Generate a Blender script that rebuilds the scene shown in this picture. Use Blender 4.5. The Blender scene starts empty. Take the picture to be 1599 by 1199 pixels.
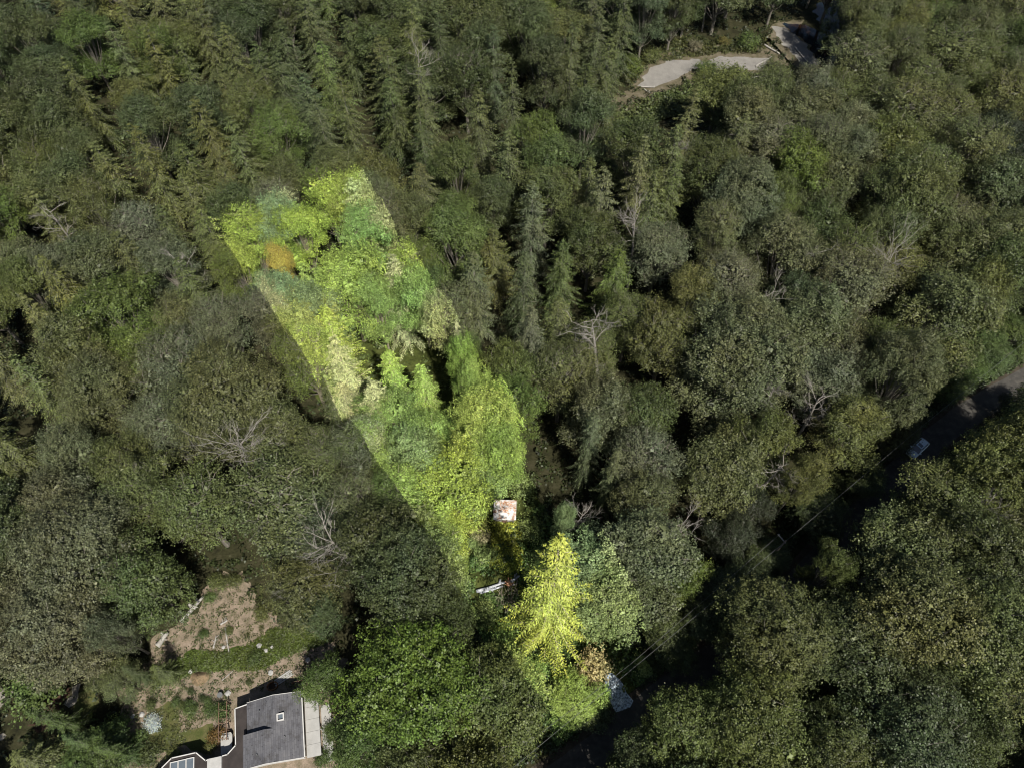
import bpy, math, random
import numpy as np
from mathutils import Vector, Matrix
R = math.radians
# ------------------------------------------------------------------ camera, sky, sun, exposure
FPX, CAMZ, TH = 1150.0, 115.0, R(32.4)
sc = bpy.context.scene
cd = bpy.data.cameras.new('camera'); cam = bpy.data.objects.new('camera', cd)
sc.collection.objects.link(cam); sc.camera = cam
cam.location = (0, 0, CAMZ); cam.rotation_euler = (TH, 0, 0)
cd.sensor_width = 36; cd.lens = 36*FPX/1599.0; cd.clip_end = 6000; cd.clip_start = 1
w = bpy.data.worlds.new('World'); sc.world = w; w.use_nodes = True
SUN_EL, SHX, SHY = R(54), -0.43, 0.90           # shadows fall towards (SHX, SHY)
wn = w.node_tree.nodes; sky = wn.new('ShaderNodeTexSky'); sky.sky_type = 'NISHITA'; sky.sun_disc = False
sky.sun_elevation = SUN_EL; sky.sun_rotation = math.atan2(-SHX, -SHY)
w.node_tree.links.new(sky.outputs[0], wn['Background'].inputs[0]); wn['Background'].inputs[1].default_value = 0.05
sl = bpy.data.lights.new('sun', 'SUN'); sl.energy = 4.6; sl.angle = R(0.5); sl.color = (1, .95, .86)
so = bpy.data.objects.new('sun', sl); sc.collection.objects.link(so)
sd = Vector((SHX, SHY, 0)).normalized()*math.cos(SUN_EL) + Vector((0, 0, -math.sin(SUN_EL)))
so.rotation_euler = sd.to_track_quat('-Z', 'Y').to_euler()
sc.view_settings.view_transform = 'Standard'; sc.view_settings.look = 'None'
sc.view_settings.exposure = 0.58; sc.view_settings.gamma = 1
sc.cycles.pixel_filter_type = 'BLACKMAN_HARRIS'; sc.cycles.filter_width = 1.05; sc.cycles.max_bounces = 5; sc.cycles.diffuse_bounces = 2; sc.cycles.glossy_bounces = 2
sc.cycles.transmission_bounces = 3; sc.cycles.transparent_max_bounces = 4
rnd = random.Random(7); nr = np.random.default_rng(11)
COL = sc.collection
CT, ST = math.cos(TH), math.sin(TH)

def P(px, py, z=0.0):                            # where the sight line through a photo pixel meets height z
    x = (px-799.5)/FPX; y = -(py-599.5)/FPX
    dy = y*CT+ST; dz = y*ST-CT
    t = (z-CAMZ)/dz
    return Vector((x*t, dy*t, z))
def PR(x, y, z):                                 # world -> photo pixel
    z = z-CAMZ
    yc = y*CT+z*ST; zc = -y*ST+z*CT
    return (799.5+FPX*x/(-zc), 599.5-FPX*yc/(-zc))

# ------------------------------------------------------------------ object helpers
def tag(o, label=None, cat=None, group=None, kind=None):
    if label: o['label'] = label
    if cat: o['category'] = cat
    if group: o['group'] = group
    if kind: o['kind'] = kind
    return o
def empty(name, loc, rz=0):
    o = bpy.data.objects.new(name, None); COL.objects.link(o); o.location = loc; o.rotation_euler = (0, 0, rz); return o
class MB:
    def __init__(s): s.v = []; s.f = []
    def add(s, v, f):
        n = len(s.v); s.v += [tuple(p) for p in v]; s.f += [tuple(i+n for i in q) for q in f]; return s
    def box(s, c, d, rz=0, M=None):
        a, b, h = d[0]/2, d[1]/2, d[2]/2; cs, sn = math.cos(rz), math.sin(rz)
        v = [(x*a, y*b, z*h) for z in (-1, 1) for y in (-1, 1) for x in (-1, 1)]
        v = [(c[0]+p[0]*cs-p[1]*sn, c[1]+p[0]*sn+p[1]*cs, c[2]+p[2]) for p in v]
        return s.add(v, [(0, 2, 3, 1), (4, 5, 7, 6), (0, 1, 5, 4), (2, 6, 7, 3), (0, 4, 6, 2), (1, 3, 7, 5)])
    def tube(s, pts, rs, n=5, cap=True):
        pts = [Vector(p) for p in pts]; v = []; f = []
        for i, p in enumerate(pts):
            d = (pts[min(i+1, len(pts)-1)]-pts[max(i-1, 0)]); d = d.normalized() if d.length > 1e-6 else Vector((0, 0, 1))
            a = d.cross(Vector((0, 0, 1)) if abs(d.z) < .9 else Vector((1, 0, 0))).normalized(); b = d.cross(a)
            for k in range(n):
                t = 2*math.pi*k/n; v.append(p+(a*math.cos(t)+b*math.sin(t))*rs[i])
        for i in range(len(pts)-1):
            for k in range(n):
                k2 = (k+1) % n; f.append((i*n+k, i*n+k2, (i+1)*n+k2, (i+1)*n+k))
        if cap: f.append(tuple(range(n))[::-1]); f.append(tuple((len(pts)-1)*n+k for k in range(n)))
        return s.add(v, f)
    def prism(s, poly, z0, z1, ztop=None):       # poly: list of (x,y); ztop optional per-vertex top
        n = len(poly); v = [(x, y, z0) for x, y in poly]+[(p[0], p[1], (ztop[i] if ztop else z1)) for i, p in enumerate(poly)]
        f = [tuple(range(n))[::-1], tuple(range(n, 2*n))]+[(i, (i+1) % n, n+(i+1) % n, n+i) for i in range(n)]
        return s.add(v, f)
    def build(s, name, mat, parent=None, smooth=False):
        m = bpy.data.meshes.new(name); m.from_pydata(s.v, [], s.f); m.update(); m.materials.append(mat)
        if smooth: m.polygons.foreach_set('use_smooth', [True]*len(m.polygons))
        o = bpy.data.objects.new(name, m); COL.objects.link(o)
        if parent: o.parent = parent
        return o
def kites(name, c, ax, nrm, ln, wd, mat, fold=.25):
    """n leaf-sized faces: c centre, ax long axis, nrm facing"""
    n = len(c); ax = ax/np.linalg.norm(ax, axis=1)[:, None]
    sd_ = np.cross(nrm, ax); sd_ /= (np.linalg.norm(sd_, axis=1)[:, None]+1e-9); nn = np.cross(ax, sd_)
    L = ln[:, None]; W = wd[:, None]
    a = c-ax*L*.5; b = c+sd_*W*.5-ax*L*.08-nn*W*fold*.5; t = c+ax*L*.5-nn*W*fold*.3; d = c-sd_*W*.5-ax*L*.08-nn*W*fold*.5
    v = np.stack([a, b, t, d], 1).reshape(-1, 3)
    m = bpy.data.meshes.new(name); m.vertices.add(4*n); m.loops.add(4*n); m.polygons.add(n)
    m.vertices.foreach_set('co', v.astype(np.float32).ravel()); m.loops.foreach_set('vertex_index', np.arange(4*n, dtype=np.int32))
    m.polygons.foreach_set('loop_start', np.arange(0, 4*n, 4, dtype=np.int32))
    m.update(calc_edges=True); m.materials.append(mat); return m
def link(name, mesh, parent=None):
    o = bpy.data.objects.new(name, mesh); COL.objects.link(o)
    if parent: o.parent = parent
    return o
def unit(v): return v/(np.linalg.norm(v, axis=1)[:, None]+1e-9)

# ------------------------------------------------------------------ the bright parcel, its highlight painted into the colours: four upright boundary planes in the world
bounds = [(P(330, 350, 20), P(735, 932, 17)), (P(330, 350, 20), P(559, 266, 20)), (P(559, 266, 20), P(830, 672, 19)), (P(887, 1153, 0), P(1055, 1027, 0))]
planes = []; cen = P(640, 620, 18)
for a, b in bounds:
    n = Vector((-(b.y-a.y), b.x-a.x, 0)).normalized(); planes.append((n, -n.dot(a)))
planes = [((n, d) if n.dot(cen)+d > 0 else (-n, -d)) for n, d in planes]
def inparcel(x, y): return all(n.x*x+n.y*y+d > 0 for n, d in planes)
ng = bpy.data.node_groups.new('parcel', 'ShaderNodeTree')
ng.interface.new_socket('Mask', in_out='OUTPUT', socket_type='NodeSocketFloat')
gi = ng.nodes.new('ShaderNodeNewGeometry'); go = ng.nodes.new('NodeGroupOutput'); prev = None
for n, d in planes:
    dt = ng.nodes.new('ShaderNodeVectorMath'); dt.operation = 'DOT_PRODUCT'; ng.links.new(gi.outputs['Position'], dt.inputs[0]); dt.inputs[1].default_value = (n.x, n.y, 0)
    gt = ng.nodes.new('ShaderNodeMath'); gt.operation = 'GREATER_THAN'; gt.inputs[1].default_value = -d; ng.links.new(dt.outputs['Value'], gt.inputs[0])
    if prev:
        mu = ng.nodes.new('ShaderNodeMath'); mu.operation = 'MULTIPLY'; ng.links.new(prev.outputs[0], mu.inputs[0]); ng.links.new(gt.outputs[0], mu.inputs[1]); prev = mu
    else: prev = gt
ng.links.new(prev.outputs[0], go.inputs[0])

# ------------------------------------------------------------------ materials
class NT:
    def __init__(s, name):
        s.m = bpy.data.materials.new(name); s.m.use_nodes = True; s.t = s.m.node_tree; s.N = s.t.nodes; s.b = s.N['Principled BSDF']
    def n(s, ty, **k):
        x = s.N.new('ShaderNode'+ty)
        for a, b in k.items(): setattr(x, a, b)
        return x
    def l(s, a, b): s.t.links.new(a, b)
    def noise(s, scale, detail=3, rough=.55, pos=True):
        x = s.n('TexNoise'); x.inputs['Scale'].default_value = scale; x.inputs['Detail'].default_value = detail; x.inputs['Roughness'].default_value = rough
        if pos: g = s.n('NewGeometry'); s.l(g.outputs['Position'], x.inputs['Vector'])
        return x.outputs['Fac']
    def ramp(s, fac, stops):
        r = s.n('ValToRGB'); e = r.color_ramp.elements
        while len(e) < len(stops): e.new(.5)
        for i, (p, c) in enumerate(stops): e[i].position = p; e[i].color = (c[0], c[1], c[2], 1)
        s.l(fac, r.inputs[0]); return r.outputs[0]
    def mul(s, a, b, fac=1.0):
        x = s.n('MixRGB', blend_type='MULTIPLY')
        for sock, v in ((x.inputs[0], fac), (x.inputs[1], a), (x.inputs[2], b)):
            if hasattr(v, 'is_output'): s.l(v, sock)
            elif isinstance(v, (int, float)): sock.default_value = v
            else: sock.default_value = (*v, 1)
        return x.outputs[0]
    def mix(s, fac, a, b):
        x = s.n('MixRGB')
        for sock, v in ((x.inputs[0], fac), (x.inputs[1], a), (x.inputs[2], b)):
            if hasattr(v, 'is_output'): s.l(v, sock)
            elif isinstance(v, (int, float)): sock.default_value = v
            else: sock.default_value = (*v, 1)
        return x.outputs[0]
    def maprange(s, v, a, b, c, d):
        x = s.n('MapRange'); s.l(v, x.inputs[0])
        for i, q in enumerate((a, b, c, d)): x.inputs[i+1].default_value = q
        return x.outputs[0]
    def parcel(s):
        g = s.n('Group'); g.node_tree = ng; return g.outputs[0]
    def bump(s, h, strength=.5, dist=.1):
        b = s.n('Bump'); b.inputs['Strength'].default_value = strength; b.inputs['Distance'].default_value = dist
        s.l(h, b.inputs['Height']); s.l(b.outputs[0], s.b.inputs['Normal'])
    def fin(s, col, rough=.7, spec=.3, metal=0):
        if hasattr(col, 'is_output'): s.l(col, s.b.inputs['Base Color'])
        else: s.b.inputs['Base Color'].default_value = (*col, 1)
        s.b.inputs['Roughness'].default_value = rough; s.b.inputs['Specular IOR Level'].default_value = spec; s.b.inputs['Metallic'].default_value = metal
        return s.m
HIGHLIGHT_GAIN = (3.15, 3.2, 2.85)  # highlight brightening multiplied into leaf colour inside the parcel
def leafmat(name, lo, hi, rough, spec, trans=.18, gain=HIGHLIGHT_GAIN):
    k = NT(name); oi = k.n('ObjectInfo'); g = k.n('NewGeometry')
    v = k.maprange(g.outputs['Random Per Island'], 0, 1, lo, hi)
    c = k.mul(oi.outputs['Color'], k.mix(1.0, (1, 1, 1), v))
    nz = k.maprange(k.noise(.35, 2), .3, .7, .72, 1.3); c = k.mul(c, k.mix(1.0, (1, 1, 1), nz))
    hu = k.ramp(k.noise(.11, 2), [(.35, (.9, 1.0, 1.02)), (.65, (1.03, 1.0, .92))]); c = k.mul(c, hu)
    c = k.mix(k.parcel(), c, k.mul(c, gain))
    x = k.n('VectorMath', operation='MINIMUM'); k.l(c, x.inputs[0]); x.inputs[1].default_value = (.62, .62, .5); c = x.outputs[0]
    k.fin(c, rough, spec)
    tr = k.n('BsdfTranslucent'); k.l(c, tr.inputs[0]); mx = k.n('MixShader'); mx.inputs[0].default_value = trans
    k.l(k.b.outputs[0], mx.inputs[1]); k.l(tr.outputs[0], mx.inputs[2]); k.l(mx.outputs[0], k.N['Material Output'].inputs[0])
    return k.m
M = {}
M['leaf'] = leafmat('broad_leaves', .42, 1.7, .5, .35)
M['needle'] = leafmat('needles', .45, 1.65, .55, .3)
k = NT('bark'); c = k.ramp(k.noise(3, 4), [(.3, (.10, .09, .075)), (.7, (.21, .195, .165))]); c = k.mix(k.parcel(), c, k.mul(c, (1.5, 1.5, 1.25))); M['bark'] = k.fin(c, .9, .1)  # bark and twigs take the parcel highlight in their colour too
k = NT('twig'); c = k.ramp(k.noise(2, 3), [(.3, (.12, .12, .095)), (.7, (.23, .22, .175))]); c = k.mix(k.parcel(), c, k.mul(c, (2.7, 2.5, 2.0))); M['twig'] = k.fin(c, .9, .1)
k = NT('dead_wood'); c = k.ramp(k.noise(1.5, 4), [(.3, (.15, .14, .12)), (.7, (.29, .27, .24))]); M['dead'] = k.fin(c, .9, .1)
k = NT('forest_floor'); c = k.ramp(k.noise(.5, 6, .7), [(.3, (.012, .012, .007)), (.5, (.03, .03, .014)), (.72, (.055, .05, .03))]); c = k.mix(k.parcel(), c, k.mul(c, (1.8, 2.2, 1.2))); k.bump(k.noise(2, 4), .6, .3); M['floor'] = k.fin(c, .95, .1)  # floor colour lifted inside the parcel as part of the painted highlight
def earth(name, stops, sc_=.7, b=.5):
    k = NT(name); n1 = k.noise(sc_, 7, .68); c = k.ramp(n1, stops); f = k.maprange(k.noise(6, 4, .7), .3, .7, .75, 1.2); c = k.mul(c, k.mix(1.0, (1, 1, 1), f)); k.bump(k.noise(3.5, 5, .7), b, .15); return k.fin(c, .95, .1)
M['dirt'] = earth('dirt', [(.3, (.10, .088, .05)), (.46, (.17, .14, .10)), (.6, (.24, .19, .145)), (.75, (.30, .25, .20))])
M['lawn'] = earth('lawn', [(.3, (.045, .062, .018)), (.5, (.07, .078, .026)), (.7, (.12, .105, .05))], .5)
M['greengrass'] = earth('green_grass', [(.3, (.035, .06, .012)), (.55, (.055, .085, .016)), (.75, (.085, .10, .03))], .6)
M['gravel'] = earth('gravel', [(.3, (.16, .152, .14)), (.5, (.21, .20, .183)), (.72, (.25, .238, .22))], .35, .3)
M['sandbank'] = earth('sand_bank', [(.3, (.06, .06, .03)), (.5, (.11, .095, .062)), (.72, (.17, .145, .11))], .5)
M['pathgrav'] = earth('path_gravel', [(.3, (.14, .13, .10)), (.7, (.26, .24, .21))], .9)
M['mud'] = earth('mud', [(.3, (.028, .018, .014)), (.5, (.055, .034, .024)), (.7, (.10, .06, .035))], 1.1)
M['rustlit'] = earth('bark_chips', [(.3, (.08, .065, .04)), (.55, (.19, .14, .085)), (.7, (.25, .17, .10))], 1.5)
k = NT('asphalt'); c = k.ramp(k.noise(.8, 6, .7), [(.3, (.034, .032, .028)), (.5, (.05, .047, .042)), (.7, (.085, .078, .066))]); k.bump(k.noise(12, 3), .3, .02); M['road'] = k.fin(c, .85, .3)
k = NT('driveway_gravel'); vo = k.n('TexVoronoi'); vo.inputs['Scale'].default_value = 2.4; g = k.n('NewGeometry'); k.l(g.outputs['Position'], vo.inputs['Vector'])
c = k.mul(k.ramp(k.noise(3.2, 6, .85), [(.45, (.12, .16, .19)), (.5, (.62, .74, .84)), (.65, (.72, .83, .92))]), k.ramp(vo.outputs['Distance'], [(0, (1, 1, 1)), (.6, (.72, .72, .72))])); k.bump(k.noise(6, 4), .5, .1); M['drive'] = k.fin(c, .8, .3)  # gravel colour raised to carry the parcel highlight
k = NT('stream'); k.fin(k.ramp(k.noise(.25, 3), [(.4, (.035, .018, .010)), (.6, (.012, .018, .022))]), .08, .5); k.bump(k.noise(1.5, 3), .15, .05); M['water'] = k.m
def plain(name, col, rough=.6, spec=.3, var=.25, scale=2.0, metal=0):
    k = NT(name); f = k.maprange(k.noise(scale, 5, .65), .3, .7, 1-var, 1+var); return k.fin(k.mul(col, k.mix(1.0, (1, 1, 1), f)), rough, spec, metal)
M['white'] = plain('white_paint', (.36, .355, .34), .6, .3, .12)
M['wall'] = plain('siding', (.35, .33, .30), .7, .3, .12)
M['fascia'] = plain('white_fascia', (.5, .49, .47), .6, .3, .08)
M['darkroof'] = plain('membrane_roof', (.032, .026, .024), .7, .3, .3, .9)
M['glass'] = plain('window_glass', (.10, .12, .14), .1, .6, .1)
M['timber'] = plain('timber', (.16, .10, .07), .8, .2, .3)
M['concrete'] = plain('pale_slab', (.33, .325, .31), .75, .2, .12, 1.2)
k = NT('shingles'); g = k.n('NewGeometry'); tc = k.n('TexCoord'); mp = k.n('Mapping'); mp.inputs['Scale'].default_value = (1, 1, 1); k.l(tc.outputs['Object'], mp.inputs[0])
vo = k.n('TexVoronoi'); vo.inputs['Scale'].default_value = 1.9; k.l(mp.outputs[0], vo.inputs['Vector'])
br = k.n('TexBrick'); br.inputs['Scale'].default_value = 1; br.inputs['Brick Width'].default_value = .9; br.inputs['Row Height'].default_value = .28; br.inputs['Mortar Size'].default_value = .012
mp2 = k.n('Mapping'); mp2.inputs['Rotation'].default_value = (0, 0, R(90)); k.l(tc.outputs['Object'], mp2.inputs[0]); k.l(mp2.outputs[0], br.inputs['Vector'])
br.inputs['Color1'].default_value = (.085, .085, .095, 1); br.inputs['Color2'].default_value = (.115, .115, .125, 1); br.inputs['Mortar'].default_value = (.05, .05, .055, 1)
st = k.ramp(k.noise(.5, 6, .75), [(.38, (.72, .70, .66)), (.5, (1, 1, 1)), (.66, (1.18, 1.16, 1.12))]); c = k.mul(k.mul(br.outputs['Color'], st), k.ramp(vo.outputs['Distance'], [(.05, (.45, .45, .45)), (.2, (1, 1, 1))])); M['shingle'] = k.fin(c, .9, .2)
k = NT('rusty_white_roof'); c = k.ramp(k.noise(1.1, 6, .75), [(.50, (.62, .61, .60)), (.55, (.5, .36, .28)), (.64, (.2, .10, .06)), (.7, (.07, .05, .05))]); M['shedroof'] = k.fin(c, .6, .3)
k = NT('broken_wood'); M['broken'] = k.fin(k.ramp(k.noise(4, 4), [(.35, (.35, .12, .04)), (.65, (.75, .45, .28))]), .8, .2)
k = NT('silver_log'); M['silver'] = k.fin(k.ramp(k.noise(3, 5, .7), [(.35, (.12, .13, .15)), (.6, (.5, .52, .55)), (.75, (.75, .75, .75))]), .7, .3)
M['palelog'] = plain('pale_log', (.30, .285, .26), .85, .2, .3)
M['paint'] = plain('car_paint', (.62, .74, .8), .25, .6, .05)
M['black'] = plain('rubber', (.015, .015, .016), .6, .3, .1)
M['rim'] = plain('alloy', (.4, .4, .42), .3, .5, .1, 2, .8)
M['wire'] = plain('wire_metal', (.12, .125, .125), .5, .4, .05)
M['pole'] = plain('weathered_pole', (.20, .17, .14), .85, .2, .3)
M['lamp'] = plain('lamp_glass', (.6, .62, .65), .1, .6, .02)
M['redlamp'] = plain('red_lamp_glass', (.4, .02, .02), .2, .6, .02)

TONES = {  # object colours of the foliage; 'k' has deep shade put into it
 'o': (.082, .093, .030), 'd': (.058, .072, .026), 'u': (.060, .079, .036), 'g': (.089, .098, .046),
 'l': (.084, .108, .027), 'y': (.112, .114, .034), 'e': (.064, .090, .026), 'c': (.108, .114, .056), 'v': (.080, .120, .018),
 't': (.125, .112, .070), 'r': (.122, .100, .029), 'k': (.024, .031, .014)}
TONEW = {'v': 'vivid green', 'o': 'olive green', 'd': 'dark green', 'u': 'bluish green', 'g': 'grey green', 'l': 'bright yellow green', 'y': 'yellowish', 'e': 'fresh green', 'c': 'creamy olive', 't': 'tan brown', 'r': 'orange', 'k': 'shade-darkened green'}

# ------------------------------------------------------------------ tree prototypes (unit: metres; scaled per copy)
def broad_mesh(seed, Rr, Hh, base, clusters, per, leaf, lobes, twigs, flat=1.0):
    g = np.random.default_rng(seed); r0 = random.Random(seed)
    # lobes on a dome
    lc = []; lr = []; cz = Hh-Rr*.75*flat
    for i in range(lobes):
        a = i*2.39996+g.uniform(-.3, .3); q = math.sqrt((i+.5)/lobes); rad = q*Rr*.74*g.uniform(.6, 1.28)
        z = cz+Rr*.62*flat*math.sqrt(max(0, 1-q*q*.85))*g.uniform(.6, 1.3)-Rr*.12*q
        lc.append((rad*math.cos(a), rad*math.sin(a), z)); lr.append(Rr*g.uniform(.2, .44))
    for i in range(lobes//2):                     # lower skirt
        a = i*2*math.pi/(lobes//2)+g.uniform(-.2, .2); rad = Rr*g.uniform(.5, .72)
        lc.append((rad*math.cos(a), rad*math.sin(a), base+(cz-base)*g.uniform(.25, .75))); lr.append(Rr*g.uniform(.28, .4))
    lc = np.array(lc); lr = np.array(lr); lc[:, 0] = lc[:, 0]*g.uniform(.85, 1.15)+g.uniform(-.1, .1)*Rr; lc[:, 1] *= g.uniform(.8, 1.1)
    wgt = lr**2; idx = g.choice(len(lr), clusters, p=wgt/wgt.sum())
    d = unit(g.normal(size=(clusters, 3))); d[:, 2] = np.abs(d[:, 2])*1.0-.35*g.random(clusters); d = unit(d)
    rr = lr[idx]*(g.uniform(.72, 1.1, clusters)); cc = lc[idx]+d*rr[:, None]*np.array([1, 1, .85])
    # drop clusters buried inside other lobes
    keep = np.ones(clusters, bool)
    for c_, r_ in zip(lc, lr): keep &= ~(np.linalg.norm(cc-c_, axis=1) < r_*.6)
    cc = cc[keep]; d = d[keep]; n = len(cc)
    sz = g.uniform(.42, 1.0, n)
    ci = np.repeat(np.arange(n), per); m = len(ci)
    sax = unit(d*.7+g.normal(size=(n, 3))*.35+np.array([0, 0, .55]))          # every cluster is a spray pointing out and up
    along = g.uniform(-1, 1, m); fat = (.34*(1-along*.55))[:, None]
    pos = cc[ci]+(sax[ci]*along[:, None]*.95+g.normal(size=(m, 3))*fat)*sz[ci][:, None]*1.25
    nm = unit(d[ci]*.9+g.normal(size=(m, 3))*.55+np.array([0, 0, .45]))
    ax = np.cross(nm, unit(g.normal(size=(m, 3)))); ax = ax+d[ci]*.25
    s = leaf*g.uniform(.65, 1.3, m)
    # opaque inner foliage
    ni = int(clusters*.9); i2 = g.choice(len(lr), ni, p=wgt/wgt.sum()); d2 = unit(g.normal(size=(ni, 3)))
    p2 = lc[i2]+d2*(lr[i2]*g.uniform(.2, .58, ni))[:, None]; n2 = unit(d2+np.array([0, 0, .5])); a2 = np.cross(n2, unit(g.normal(size=(ni, 3))))
    pos = np.vstack([pos, p2]); nm = np.vstack([nm, n2]); ax = np.vstack([ax, a2]); L = np.concatenate([s, leaf*g.uniform(2.2, 3.6, ni)]); W = np.concatenate([s*.8, leaf*g.uniform(2.0, 3.0, ni)])
    leafm = kites('crown', pos, ax, nm, L, W, M['leaf'])
    tb = MB(); tr = Rr*.055
    tb.tube([(0, 0, -.3), (0, 0, base*.5), (.15, .1, base), (0, .1, cz)], [tr*1.3, tr, tr*.85, tr*.4], 7)
    for c_, r_ in zip(lc, lr):
        z0 = base*.6+(c_[2]-base*.6)*.4*r0.random(); q = Vector(c_); s0 = Vector((0, 0, min(z0, cz))); mid = s0.lerp(q, .5)+Vector((0, 0, -.3*r_))
        tb.tube([s0, mid, q], [tr*.5, tr*.3, tr*.12], 4)
        for _ in range(twigs):
            e = q+Vector(unit(g.normal(size=(1, 3)))[0]*np.array([1, 1, .5])+np.array([0, 0, .75])).normalized()*r_*r0.uniform(.9, 1.25)
            m1 = q.lerp(e, .55)+Vector((r0.uniform(-.3, .3), r0.uniform(-.3, .3), .1)); tb.tube([q, m1, e], [.05, .04, .02], 3, False)
    tm = tb.build('trunk', M['bark']); t = tm.data; bpy.data.objects.remove(tm); return leafm, t
def conifer_mesh(seed, H, Rb, droop, dens=1.0, pale=True, bare=.06, fine=1, pw=.7):
    g = np.random.default_rng(seed); tb = MB()
    tb.tube([(0, 0, -.3), (0, 0, H*.5), (0, 0, H*.97)], [H*.014, H*.009, .03], 7)
    C = []; A = []; Nn = []; L = []; W = []
    z = H*bare+1.5; step = .78/dens; ang = 0
    while z < H-.3:
        t = (z-H*bare)/(H*(1-bare)); Lb = Rb*((1-t)**pw)+.18
        nb = 5 if t < .8 else 4
        for b in range(nb):
            ang += 2*math.pi/nb+g.uniform(-.35, .35); zz = z+g.uniform(-.6, .6); Lx = Lb*g.uniform(.5, 1.22)
            if g.random() < .05: continue
            rise = (.35*t-.12)+g.uniform(-.08, .08); dr = droop*(1-t*.6)*g.uniform(.7, 1.3)
            u = np.array([math.cos(ang), math.sin(ang), 0]); sdv = np.array([-u[1], u[0], 0]); ns = max(3, int(Lx/.38)); bend = g.uniform(-.12, .12)
            pts = []
            for i in range(ns+1):
                q = i/ns; pts.append(u*Lx*q+sdv*bend*Lx*q*q+np.array([0, 0, zz+Lx*(rise*q-dr*q*q)]))
            if ns > 3: tb.tube([pts[0], pts[ns//2], pts[-1]], [.055*(1-t*.6), .04*(1-t*.6), .012], 3, False)
            for i in range(1, ns+1):
                q = i/ns; p = pts[i]; tw = (.3+1.15*(1-q)**.7*min(1, Lx/3.2))*g.uniform(.75, 1.2)
                dirb = pts[i]-pts[i-1]; dirb /= np.linalg.norm(dirb)
                for sgn in (-1, 1):
                    dv = sdv*sgn*.9+dirb*.75+np.array([0, 0, -.22-.2*g.random()]); dv /= np.linalg.norm(dv)
                    segs = (2 if tw > .6 else 1)*fine
                    for k_ in range(segs):
                        cpos = p+dv*tw*(.5/segs+k_/segs)+g.normal(size=3)*.05
                        C.append(cpos); A.append(dv+g.normal(size=3)*.18+np.array([0, 0, -.12*k_])); Nn.append(np.array([0, 0, 1])+g.normal(size=3)*.33+u*.3); L.append(tw/segs*1.35+.12); W.append(g.uniform(.2, .34)/fine**.7)
                if q > .8: C.append(p+dirb*.15); A.append(dirb); Nn.append(np.array([0, 0, 1])+g.normal(size=3)*.3); L.append(.55); W.append(.26)
        z += step*(1 if t < .75 else .62)
    for i in range(14): C.append(np.array([0, 0, H-.1*i])); A.append(np.array([g.normal()*.3, g.normal()*.3, 1])); Nn.append(unit(g.normal(size=(1, 3)))[0]); L.append(.5); W.append(.12)
    m = kites('crown', np.array(C), np.array(A), np.array(Nn), np.array(L), np.array(W), M['needle'], .5)
    o = tb.build('trunk', M['twig'] if pale else M['bark']); t = o.data; bpy.data.objects.remove(o); return m, t
def snag_mesh(seed, H, spread, crown_from=.45, n=26, sub=5):
    r0 = random.Random(seed); tb = MB(); lean = Vector((r0.uniform(-.12, .12), r0.uniform(-.12, .12), 1))
    tb.tube([(0, 0, -.3), lean*H*.5+Vector((r0.uniform(-.4, .4), .2, 0)), lean*H*.85], [H*.010+.05, H*.007+.03, .05], 6)
    def grow(p, d, L, rad, depth):
        k1 = d+Vector((r0.uniform(-.35, .35), r0.uniform(-.35, .35), r0.uniform(-.1, .25))); mid = p+d*L*.5; e = mid+k1.normalized()*L*.5
        tb.tube([p, mid, e], [rad, rad*.75, rad*.4], 4 if depth > 1 else 3, False)
        if depth == 0: return
        for j in range(r0.choice((2, 3, 3, 4))):
            q = r0.uniform(.3, 1); b = p.lerp(mid, q*2) if q < .5 else mid.lerp(e, q*2-1)
            dd = (d+Vector((r0.uniform(-.9, .9), r0.uniform(-.9, .9), r0.uniform(-.15, .5)))).normalized(); grow(b, dd, L*r0.uniform(.4, .7), rad*.55, depth-1)
    m = int(n*.6)
    for i in range(m):
        t = crown_from+(.88-crown_from)*(i/m)**.8*r0.uniform(.9, 1.05); a = r0.uniform(0, 6.28); up = r0.uniform(.25, 1.3)
        grow(lean*H*t, Vector((math.cos(a), math.sin(a), up)).normalized(), spread*r0.uniform(.4, 1.0), .06, 3)
    o = tb.build('trunk', M['dead']); t = o.data; bpy.data.objects.remove(o); return t
PROTO = {'b': [], 'a': [], 'c': [], 'm': [], 'w': [], 's': []}
for i in range(8): PROTO['b'].append(broad_mesh(100+i, 6.2, 20, 5.5, 950, 30, .235, 13+3*(i % 4), 1) + (6.2, 20))
for i in range(5): PROTO['a'].append(broad_mesh(200+i, 5.6, 19, 6.5, 1050, 26, .20, 20+2*i, 4, .8) + (5.6, 19))
for i in range(3): PROTO['m'].append(broad_mesh(300+i, 9.0, 24, 6, 2150, 32, .25, 24+2*i, 1) + (9.0, 24))
for i in range(5): PROTO['c'].append(conifer_mesh(400+i, 25, (5.8, 5.4, 6.2, 5.6, 5.9)[i], (.35, .5, .28, .42, .55)[i], 1.0, True, .06, 2) + (5.8, 25))
PROTO['f'] = [conifer_mesh(450, 42, 8.2, .6, .62, True, .04, 2, .88) + (7.2, 42)]
PROTO['w'] = [broad_mesh(500+i, 2.0, 3.2, .5, 150, 16, .20, 9, 0) + (2.0, 3.2) for i in range(3)]
for i in range(5): PROTO['s'].append((snag_mesh(600+i, 25, (3.6, 4.5, 3.0, 5.5, 4)[i], (.5, .6, .45, .62, .5)[i], 26 if i != 3 else 34), 4.0, 25))

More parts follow.
